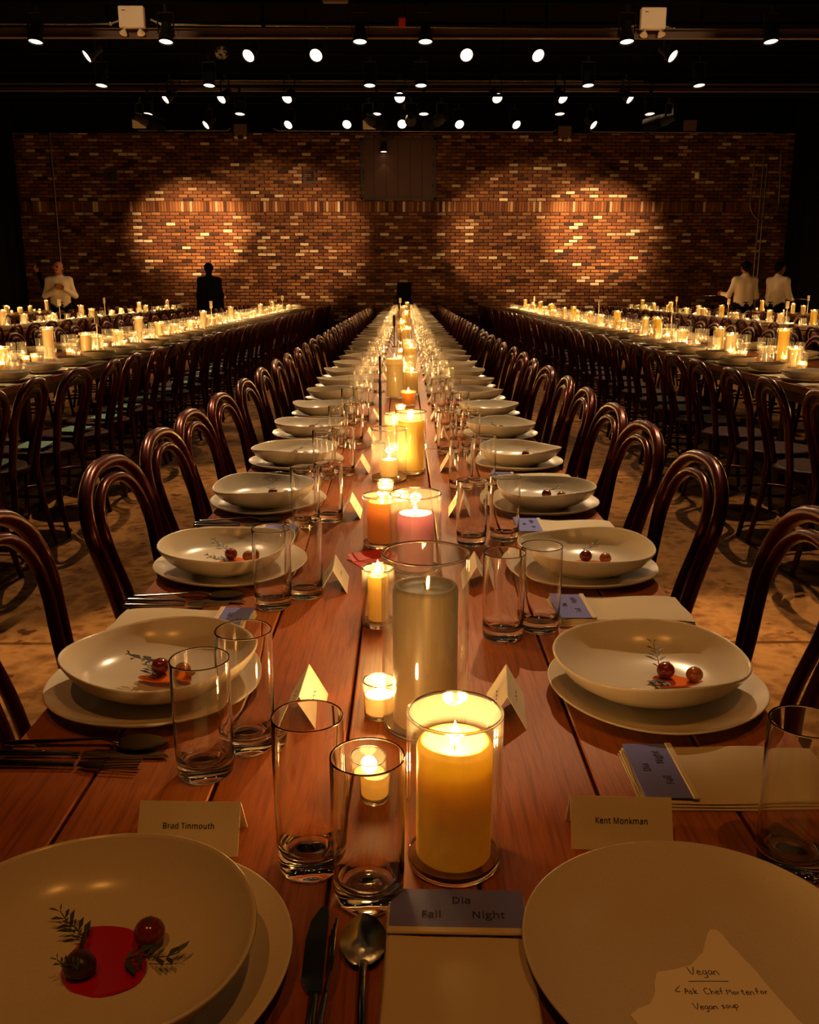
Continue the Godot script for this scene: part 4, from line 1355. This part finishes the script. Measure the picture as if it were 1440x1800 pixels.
# ------------------------------------------------------------------ the tables to either side
func side_tables() -> void:
	var y := TOP + 0.0003
	var spare := []
	for tb in [[-2.7, 3.3, 34, "green-program table", 3.9], [2.72, 3.3, 34, "plain-seat table", 3.9], [-5.4, 9.0, 24, "bald server's table", 8.6], [5.42, 9.0, 24, "two waiters' table", 8.6], [-8.1, 17.2, 9, "bald server's outermost table", 17.2], [8.1, 17.2, 9, "waiters' outermost table", 17.2]]:
		var X: float = tb[0]
		var s := 1 if X > 0 else -1
		var first := absf(X) < 3.0
		var where: String = tb[3]
		if absf(X) < 7.0:
			for i in tb[2]:
				var d: float = tb[1] + 0.55 * i + (0.5 if first else 0.0)
				for side in ([-1, 1] if first else [-1]):
					# side -1 faces the middle table
					if side == 1 and d < 7.0: continue
					var cx: float = X + s * side * 0.346
					var face: String = "middle side" if side < 0 else "curtain side"
					var c := Vector3(cx, y, -d)
					tag(part("charger_plate", charger_mesh(i % 2, 16), M.dish, self, c), "stoneware plate, %s along the %s, %s" % [nth(i), where, face], "plate", "charger plates")
					tag(part("shallow_bowl", bowl_mesh(i % 2, 16), M.dish, self, c + Vector3(0, 0.0075, 0), Vector3(0, i * 0.9, 0)), "stoneware bowl, %s along the %s, %s" % [nth(i), where, face], "bowl", "stoneware bowls")
					if side < 0 and first and d < 21.5:
						napkin(Vector3(X - s * 0.372, TOP, -d - 0.26), (PI if s > 0 else 0.0) + (PI if false else 0.0), "pale folded napkin, %s along the %s" % [nth(i), where], "", i, false)
					for k in 2:
						var g := Vector3(X + s * side * (0.240 - 0.055 * k), y, -d + 0.2 - 0.06 * k)
						if first and side < 0: tumbler(g, "%s tumbler, %s place on the %s, middle side" % [["outer", "inner"][k], nth(i), where], "water tumblers on the tables", false)
						else: spare.append(g)
		# candles
		var d := float(tb[4])
		var i := 0
		var last := 21.9
		var wx := ["ivory", "white", "ivory", "yellow", "white"]
		while d < last:
			var x := X + rng.randf_range(-0.11, 0.11)
			for q in [[-2.52, 7.6], [-2.7, 13.0], [-2.66, 20.3], [-5.3, 10.4], [-5.4, 14.6], [-5.4, 16.8], [2.7, 9.4], [2.75, 13.2], [2.7, 19.5], [5.42, 15.6], [5.42, 18.6], [5.3, 12.9], [8.05, 18.6]]:
				if absf(d - q[1]) < 0.12 and absf(x - q[0]) < 0.12: x = q[0] + (0.125 if x > q[0] else -0.125)
			var pick := (i * 7 + (1 if s > 0 else 0)) % 5
			if pick < 2:
				var h: float = [0.12, 0.22, 0.15, 0.18, 0.10][(i / 2) % 5]
				var r: float = [0.042, 0.040, 0.044, 0.036, 0.046][(i / 2) % 5]
				var w: String = wx[(i / 2 + (2 if s > 0 else 0)) % 5]
				var l := "%s pillar candle, %s in the candle row of the %s" % [w, nth(i), where]
				cylinder(Vector3(x, y, -d), r + 0.012, h + 0.025, "glass cylinder round the %s candle in the row on the %s" % [nth(i), where], false)
				pillar(Vector3(x, y + 0.0088, -d), r, h, w, l, true, 0.008, 14, 0.075)
			else:
				votive(Vector3(x, y, -d), 0.029, 0.066, "white", "white votive, %s in the candle row of the %s" % [nth(i), where], false, 0.075)
			d += 0.21 + rng.randf() * 0.08 + (0.06 if not first else 0.0)
			i += 1
	# the remaining tumblers, past the three hundred that show largest
	var src: Node3D = cache["tumblerfalse"]
	var o := thing("tumbler_rows", "further clear tumblers in rows on the tables away from the middle one", "glasses")
	o.set_meta("kind", "stuff")
	for p in src.get_children():
		var mm := MultiMesh.new()
		mm.transform_format = MultiMesh.TRANSFORM_3D
		mm.mesh = p.mesh
		mm.instance_count = spare.size()
		for i in spare.size(): mm.set_instance_transform(i, Transform3D(Basis.IDENTITY, spare[i]))
		var mi := MultiMeshInstance3D.new()
		mi.name = String(p.name)
		mi.multimesh = mm
		mi.material_override = p.material_override
		mi.set_meta("kind", "stuff")
		o.add_child(mi)


func signs() -> void:
	# table numbers on thin stands
	for q in [[-0.089, 3.261, 0.30, PI / 2, "thin dark table sign standing edge-on by the yellow candles of the middle table", true],
			[-0.10, 8.6, 0.28, 1.2, "dark table sign standing edge-on halfway along the middle table", true], [-0.10, 19.62, 0.30, 0.2, "table sign at the far end of the middle table", false],
			[-2.52, 7.6, 0.34, 1.3, "slim white table sign among candles of the green-program table, near end", false], [-2.7, 13.0, 0.34, 1.0, "slim white table sign among candles of the green-program table, halfway", false], [-2.66, 20.3, 0.34, 0.3, "slim white table sign among candles of the green-program table, far end", false],
			[-5.3, 10.4, 0.34, 0.4, "slim white table sign on the bald server's table, near end", false], [-5.4, 14.6, 0.34, 0.4, "slim white table sign on the bald server's table, halfway", false], [-5.4, 16.8, 0.34, 1.2, "slim white table sign on the bald server's table, beyond halfway", false],
			[2.7, 9.4, 0.34, 1.3, "slim white table sign among candles of the first table toward the waiters, near end", false], [2.75, 13.2, 0.34, 1.1, "slim white table sign on the first table toward the waiters, halfway", false], [2.7, 19.5, 0.34, 0.9, "slim white table sign on the first table toward the waiters, far end", false],
			[5.42, 15.6, 0.34, 0.3, "slim white table sign on the two waiters' table, halfway", false], [5.42, 18.6, 0.34, 0.5, "slim white table sign on the two waiters' table, far end", false], [5.3, 12.9, 0.34, 0.2, "slim white table sign on the two waiters' table, near end", false], [8.05, 18.6, 0.36, 0.2, "slim white table sign on the outermost table behind the waiters", false]]:
		var t := thing("table_sign", q[4], "table sign", Vector3(q[0], TOP, -q[1]), q[3], "table signs on thin stands")
		var m: Material = M.can if q[5] else M.card
		part("base", lathe(MB.new(), P([0, 0, 0.03, 0, 0.032, 0.003, 0.01, 0.008, 0, 0.008]), 16).mesh(), m, t)
		part("stem", sweep(MB.new(), [Vector3(0, 0.006, 0), Vector3(0, q[2] - 0.08, 0)], [0.005], 8).mesh(), m, t)
		part("card", box(MB.new(), Vector3(0, q[2] - 0.04, 0), Vector3(0.055, 0.10, 0.006), 0.002).mesh(), m, t)


# ------------------------------------------------------------------ people
func blob(b: MB, bones: Array, cell: float, k: float) -> void:
	# bones: [a, b, ra, rb, colour]; tapered capsules joined by a smooth minimum and meshed as surface nets
	var lo := Vector3.ONE * 1e9
	var hi := -lo
	for q in bones:
		var m: float = maxf(q[2], q[3]) + 3.0 * cell
		for p in [q[0], q[1]]:
			lo = lo.min(p - Vector3.ONE * m)
			hi = hi.max(p + Vector3.ONE * m)
	var nx := int((hi.x - lo.x) / cell) + 2
	var ny := int((hi.y - lo.y) / cell) + 2
	var nz := int((hi.z - lo.z) / cell) + 2
	var f := PackedFloat32Array()
	f.resize(nx * ny * nz)
	var near := PackedFloat32Array()
	near.resize(nx * ny * nz)
	near.fill(1e9)
	var who := PackedInt32Array()
	who.resize(nx * ny * nz)
	for bi in bones.size():
		var q: Array = bones[bi]
		var a: Vector3 = q[0]
		var ab: Vector3 = q[1] - q[0]
		var l2 := maxf(ab.length_squared(), 1e-9)
		var ra: float = q[2]
		var rb: float = q[3]
		var m := maxf(ra, rb) + maxf(4.0 * k, 2.5 * cell)
		var p0: Vector3 = ((a.min(q[1]) - Vector3.ONE * m - lo) / cell).floor().max(Vector3.ZERO)
		var p1: Vector3 = ((a.max(q[1]) + Vector3.ONE * m - lo) / cell).ceil().min(Vector3(nx - 1, ny - 1, nz - 1))
		for z in range(int(p0.z), int(p1.z) + 1):
			for y in range(int(p0.y), int(p1.y) + 1):
				var at := (z * ny + y) * nx
				for x in range(int(p0.x), int(p1.x) + 1):
					var p := lo + Vector3(x, y, z) * cell
					var t := clampf((p - a).dot(ab) / l2, 0.0, 1.0)
					var d := p.distance_to(a + ab * t) - lerpf(ra, rb, t)
					f[at + x] += exp(-clampf(d / k, -60.0, 60.0))
					if d < near[at + x]:
						near[at + x] = d
						who[at + x] = bi
	for i in f.size(): f[i] = 1e3 if f[i] < 1e-20 else -k * log(f[i])
	var cells := {}
	b.colored = true
	for z in nz - 1:
		for y in ny - 1:
			for x in nx - 1:
				var i := (z * ny + y) * nx + x
				var v8 := [f[i], f[i + 1], f[i + nx], f[i + nx + 1], f[i + ny * nx], f[i + ny * nx + 1], f[i + ny * nx + nx], f[i + ny * nx + nx + 1]]
				var neg := 0
				for q in v8: if q < 0.0: neg += 1
				if neg == 0 or neg == 8: continue
				var sum := Vector3.ZERO
				var cnt := 0
				for e in [[0, 1], [2, 3], [4, 5], [6, 7], [0, 2], [1, 3], [4, 6], [5, 7], [0, 4], [1, 5], [2, 6], [3, 7]]:
					var fa: float = v8[e[0]]
					var fb: float = v8[e[1]]
					if (fa < 0.0) == (fb < 0.0): continue
					var t := fa / (fa - fb)
					var ca := Vector3(e[0] & 1, (e[0] >> 1) & 1, e[0] >> 2)
					var cb := Vector3(e[1] & 1, (e[1] >> 1) & 1, e[1] >> 2)
					sum += ca.lerp(cb, t)
					cnt += 1
				b.col = bones[who[i]][4]
				cells[i] = b.pt(lo + (Vector3(x, y, z) + sum / cnt) * cell)
	var sx := 1
	var sy := nx
	var sz := nx * ny
	for i in cells.keys():
		for ax in [[sx, sy, sz], [sy, sz, sx], [sz, sx, sy]]:
			if i + ax[0] >= f.size(): continue
			var a0 := f[i] < 0.0
			var a1 := f[i + ax[0]] < 0.0
			if a0 == a1: continue
			var q0: int = i
			var q1: int = i - ax[1]
			var q2: int = i - ax[1] - ax[2]
			var q3: int = i - ax[2]
			if not (cells.has(q1) and cells.has(q2) and cells.has(q3)): continue
			if a0:
				b.tri(cells[q0], cells[q1], cells[q2])
				b.tri(cells[q0], cells[q2], cells[q3])
			else:
				b.tri(cells[q0], cells[q2], cells[q1])
				b.tri(cells[q0], cells[q3], cells[q2])


func hand_bones(w: Vector3, dir: Vector3, side: Vector3, skin: Color, curl: float) -> Array:
	# wrist, the way the fingers point, and the way the thumb leaves
	var f := dir.normalized()
	var s := (side - f * side.dot(f)).normalized()
	var n := f.cross(s)
	var out := [[w, w + f * 0.045, 0.022, 0.024, skin], [w + f * 0.03 + s * 0.014, w + f * 0.085 + s * 0.026, 0.017, 0.014, skin], [w + f * 0.03 - s * 0.014, w + f * 0.082 - s * 0.024, 0.017, 0.013, skin]]
	for i in 4:
		var o: float = 0.028 - 0.019 * i
		var ln: float = [0.068, 0.076, 0.071, 0.056][i]
		var a := w + f * (0.088 - 0.003 * absf(i - 1.2)) + s * o
		var d1 := (f * cos(curl) + n * sin(curl) + s * o * 1.5).normalized()
		var d2 := (f * cos(curl * 2.2) + n * sin(curl * 2.2)).normalized()
		out.append([a, a + d1 * ln * 0.5, 0.0092, 0.0085, skin])
		out.append([a + d1 * ln * 0.5, a + d1 * ln * 0.5 + d2 * ln * 0.5, 0.0085, 0.007, skin])
	var th := w + f * 0.025 + s * 0.022
	out.append([th, th + (s * 0.8 + f * 0.7).normalized() * 0.035, 0.0125, 0.0105, skin])
	out.append([th + (s * 0.8 + f * 0.7).normalized() * 0.035, th + (s * 0.8 + f * 0.7).normalized() * 0.035 + (s * 0.3 + f + n * 0.3).normalized() * 0.03, 0.0105, 0.008, skin])
	return out


func person(called: String, label: String, at: Vector3, turn: float, p: Dictionary) -> void:
	# faces -z before it is turned
	var skin: Color = p.skin
	var top: Color = p.top
	var low: Color = p.low
	var shoe := Color(0.006, 0.005, 0.005)
	var lean: Vector3 = p.get("lean", Vector3.ZERO)
	var neck := Vector3(0, 1.49, 0.012) + lean
	var head := Vector3(0, 1.635, -0.005) + lean * 1.1
	var chest := Vector3(0, 1.30, 0.0) + lean * 0.75
	var bones := []
	for s in [-1, 1]:
		bones.append([Vector3(s * 0.055, 0.97, 0.0), Vector3(s * 0.06, 1.10, -0.005) + lean * 0.3, 0.118, 0.112, top])
		bones.append([Vector3(s * 0.06, 1.10, -0.005) + lean * 0.3, chest + Vector3(s * 0.075, 0.02, 0), 0.112, 0.120, top])
		var sh := Vector3(s * 0.178, 1.405, 0.005) + lean * 0.9
		bones.append([chest + Vector3(s * 0.06, 0.08, 0), sh, 0.098, 0.062, top])
		bones.append([neck + Vector3(s * 0.02, -0.06, 0.005), sh + Vector3(0, 0.01, 0), 0.055, 0.052, top])
		var key: String = "l" if s < 0 else "r"
		var el: Vector3 = p.get(key + "_elbow", Vector3(s * 0.235, 1.10, 0.02)) + lean * 0.5
		var wr: Vector3 = p.get(key + "_wrist", Vector3(s * 0.245, 0.86, -0.04)) + lean * 0.4
		bones.append([sh, el, 0.060, 0.046, top])
		bones.append([el, el.lerp(wr, 0.93), 0.047, 0.034, top])
		bones.append([el.lerp(wr, 0.93), wr, 0.027, 0.025, skin])
		var hip := Vector3(s * 0.085, 0.93, 0.0)
		var kn := Vector3(s * 0.095, 0.50, -0.012)
		var an := Vector3(s * 0.10, 0.09, 0.03)
		bones.append([Vector3(s * 0.05, 0.955, 0.0), hip, 0.117, 0.105, low])
		bones.append([hip, kn, 0.096, 0.064, low])
		bones.append([kn, an, 0.062, 0.045, low])
		bones.append([an + Vector3(0, -0.04, 0.02), Vector3(s * 0.112, 0.042, -0.13), 0.046, 0.038, shoe])
	bones.append([neck + Vector3(0, -0.03, 0.0), head + Vector3(0, -0.05, 0.01), 0.056, 0.053, skin])
	bones.append([neck + Vector3(0, -0.035, 0.004), neck + Vector3(0, -0.01, 0.006), 0.068, 0.062, top])
	var b := MB.new()
	blob(b, bones, 0.019, 0.018)
	# head: skull, jaw, nose, brow, ears, eyes, lips
	var yaw := Basis(Vector3.UP, p.get("look", 0.0)) * Basis(Vector3.RIGHT, p.get("nod", 0.0))
	var hb := []
	var h := func(x: float, y: float, z: float) -> Vector3: return head + yaw * Vector3(x, y, z)
	hb.append([h.call(0, 0.045, 0.020), h.call(0, 0.035, -0.022), 0.080, 0.074, skin])
	hb.append([h.call(0, -0.01, -0.03), h.call(0, -0.065, -0.052), 0.064, 0.036, skin])
	hb.append([h.call(0, 0.012, -0.098), h.call(0, -0.012, -0.110), 0.009, 0.014, skin])
	for s in [-1, 1]:
		hb.append([h.call(s * 0.014, 0.030, -0.092), h.call(s * 0.042, 0.032, -0.080), 0.010, 0.008, skin])
		hb.append([h.call(s * 0.077, 0.015, 0.012), h.call(s * 0.076, -0.020, 0.006), 0.013, 0.009, skin])
		hb.append([h.call(s * 0.03, 0.014, -0.086), h.call(s * 0.034, 0.014, -0.085), 0.009, 0.009, Color(0.02, 0.014, 0.012)])
	hb.append([h.call(-0.02, -0.045, -0.090), h.call(0.02, -0.045, -0.090), 0.0085, 0.0085, Color(skin.r * 0.7, skin.g * 0.5, skin.b * 0.5)])
	blob(b, hb, 0.009, 0.010)
	for s in [-1, 1]:
		var key: String = "l" if s < 0 else "r"
		var el: Vector3 = p.get(key + "_elbow", Vector3(s * 0.235, 1.10, 0.02)) + lean * 0.5
		var wr: Vector3 = p.get(key + "_wrist", Vector3(s * 0.245, 0.86, -0.04)) + lean * 0.4
		blob(b, hand_bones(wr, p.get(key + "_fingers", wr - el), p.get(key + "_thumb", Vector3(0, 0.2, -1)), skin, 0.35), 0.0055, 0.0045)
	var o := thing(called, label, "person", at, turn)
	part("body", b.mesh(), M.body, o)
	if p.get("hair", true):
		var hm := MB.new()
		blob(hm, [[h.call(0, 0.058, 0.030), h.call(0, 0.062, -0.018), 0.080, 0.068, Color.BLACK], [h.call(0, 0.03, 0.045), h.call(0, -0.03, 0.055), 0.068, 0.045, Color.BLACK], [h.call(-0.05, 0.04, 0.02), h.call(-0.055, 0.0, 0.025), 0.045, 0.03, Color.BLACK], [h.call(0.05, 0.04, 0.02), h.call(0.055, 0.0, 0.025), 0.045, 0.03, Color.BLACK]] + ([[h.call(0, 0.0, 0.06), h.call(0, -0.14, 0.065), 0.07, 0.05, Color.BLACK]] if p.get("long", false) else []), 0.011, 0.012)
		part("hair", hm.mesh(), M.hair, o)
	if p.has("collar"):
		part("collar", sweep(MB.new(), ring_at(neck + Vector3(0, 0.0, 0.004), 0.062), [0.013], 8, true).mesh(), M.card, o)
	if p.has("belt"):
		part("belt", sweep(MB.new(), ring_at(Vector3(0, 1.0, 0), 0.166, 0.122), [0.016], 8, true).mesh(), M.trim, o)


func ring_at(c: Vector3, rx: float, rz := 0.0) -> Array:
	var out := []
	for i in 24:
		var a := TAU * i / 24
		out.append(c + Vector3(rx * cos(a), 0.004 * cos(a * 2), (rz if rz > 0.0 else rx) * sin(a)))
	return out


func people() -> void:
	var white := Color(0.62, 0.50, 0.40)
	var dark := Color(0.006, 0.005, 0.006)
	var pink := Color(0.34, 0.13, 0.075)
	person("person", "bald person in a white shirt facing the tables, hands joined at the chest", Vector3(-6.62, 0, -18.0), PI + 0.35,
		{"skin": pink, "top": white, "low": dark, "hair": false, "collar": true, "belt": true, "look": -0.5, "nod": 0.1, "l_elbow": Vector3(-0.27, 1.12, -0.05), "l_wrist": Vector3(-0.06, 1.27, -0.20), "r_elbow": Vector3(0.27, 1.12, -0.05), "r_wrist": Vector3(0.06, 1.25, -0.20), "l_fingers": Vector3(0.9, 0.25, -0.15), "r_fingers": Vector3(-0.9, 0.2, -0.1), "l_thumb": Vector3.UP, "r_thumb": Vector3.UP})
	person("person", "person in a dark suit behind the bald one, raising a hand with white cuff", Vector3(-6.86, 0, -18.7), PI - 0.2,
		{"skin": pink, "top": dark, "low": dark, "look": 0.4, "r_elbow": Vector3(0.30, 1.30, -0.12), "r_wrist": Vector3(0.34, 1.56, -0.20), "r_fingers": Vector3(0.35, 0.8, -0.2), "r_thumb": Vector3(-1, 0.2, -0.3)})
	person("person", "person in dark clothes standing silhouetted in front of the brick wall", Vector3(-4.06, 0, -19.5), 0.2, {"skin": Color(0.03, 0.014, 0.01), "top": dark, "low": dark, "long": true})  # skin set near black so the figure reads as a silhouette
	person("person", "waiter seen from behind in a white shirt, carrying a tray at hip height", Vector3(6.53, 0, -18.0), 0.05,
		{"skin": pink, "top": white, "low": dark, "belt": true, "collar": true, "l_elbow": Vector3(-0.29, 1.13, -0.02), "l_wrist": Vector3(-0.33, 1.16, -0.25), "l_fingers": Vector3(-0.35, 0.05, -0.9), "l_thumb": Vector3(0.4, 1, 0), "r_elbow": Vector3(0.25, 1.10, 0.0), "r_wrist": Vector3(0.18, 1.08, -0.22), "r_thumb": Vector3.UP})
	person("person", "waiter in a white shirt turned toward the curtain, head in profile", Vector3(7.14, 0, -18.0), -1.0,
		{"skin": Color(0.16, 0.055, 0.03), "top": white, "low": dark, "belt": true, "collar": true, "lean": Vector3(0, -0.01, -0.06), "look": -0.3, "l_elbow": Vector3(-0.24, 1.10, -0.08), "l_wrist": Vector3(-0.12, 1.06, -0.32), "l_thumb": Vector3.UP, "r_elbow": Vector3(0.24, 1.10, -0.08), "r_wrist": Vector3(0.12, 1.06, -0.32), "r_thumb": Vector3.UP})
	person("person", "person in white bending over the outermost table at the frame's edge", Vector3(7.62, 0, -16.3), -1.3,
		{"skin": pink, "top": white, "low": dark, "belt": true, "lean": Vector3(0, -0.22, -0.36), "l_elbow": Vector3(-0.25, 1.2, -0.2), "l_wrist": Vector3(-0.18, 1.03, -0.42), "r_elbow": Vector3(0.25, 1.2, -0.2), "r_wrist": Vector3(0.18, 1.03, -0.42)})
	var tray := lathe(MB.new(), P([0, 0, 0.19, 0, 0.2, 0.004, 0.205, 0.018, 0.2, 0.02, 0.19, 0.006, 0, 0.005]), 28).mesh()
	tag(part("serving_tray", tray, M.steel, self, Vector3(6.10, 1.105, -18.44)), "round steel tray held by the waiter seen from behind", "tray")
	tag(part("serving_tray", tray, M.steel, self, Vector3(7.72, 1.045, -18.37)), "round steel tray held by the waiter in profile", "tray")
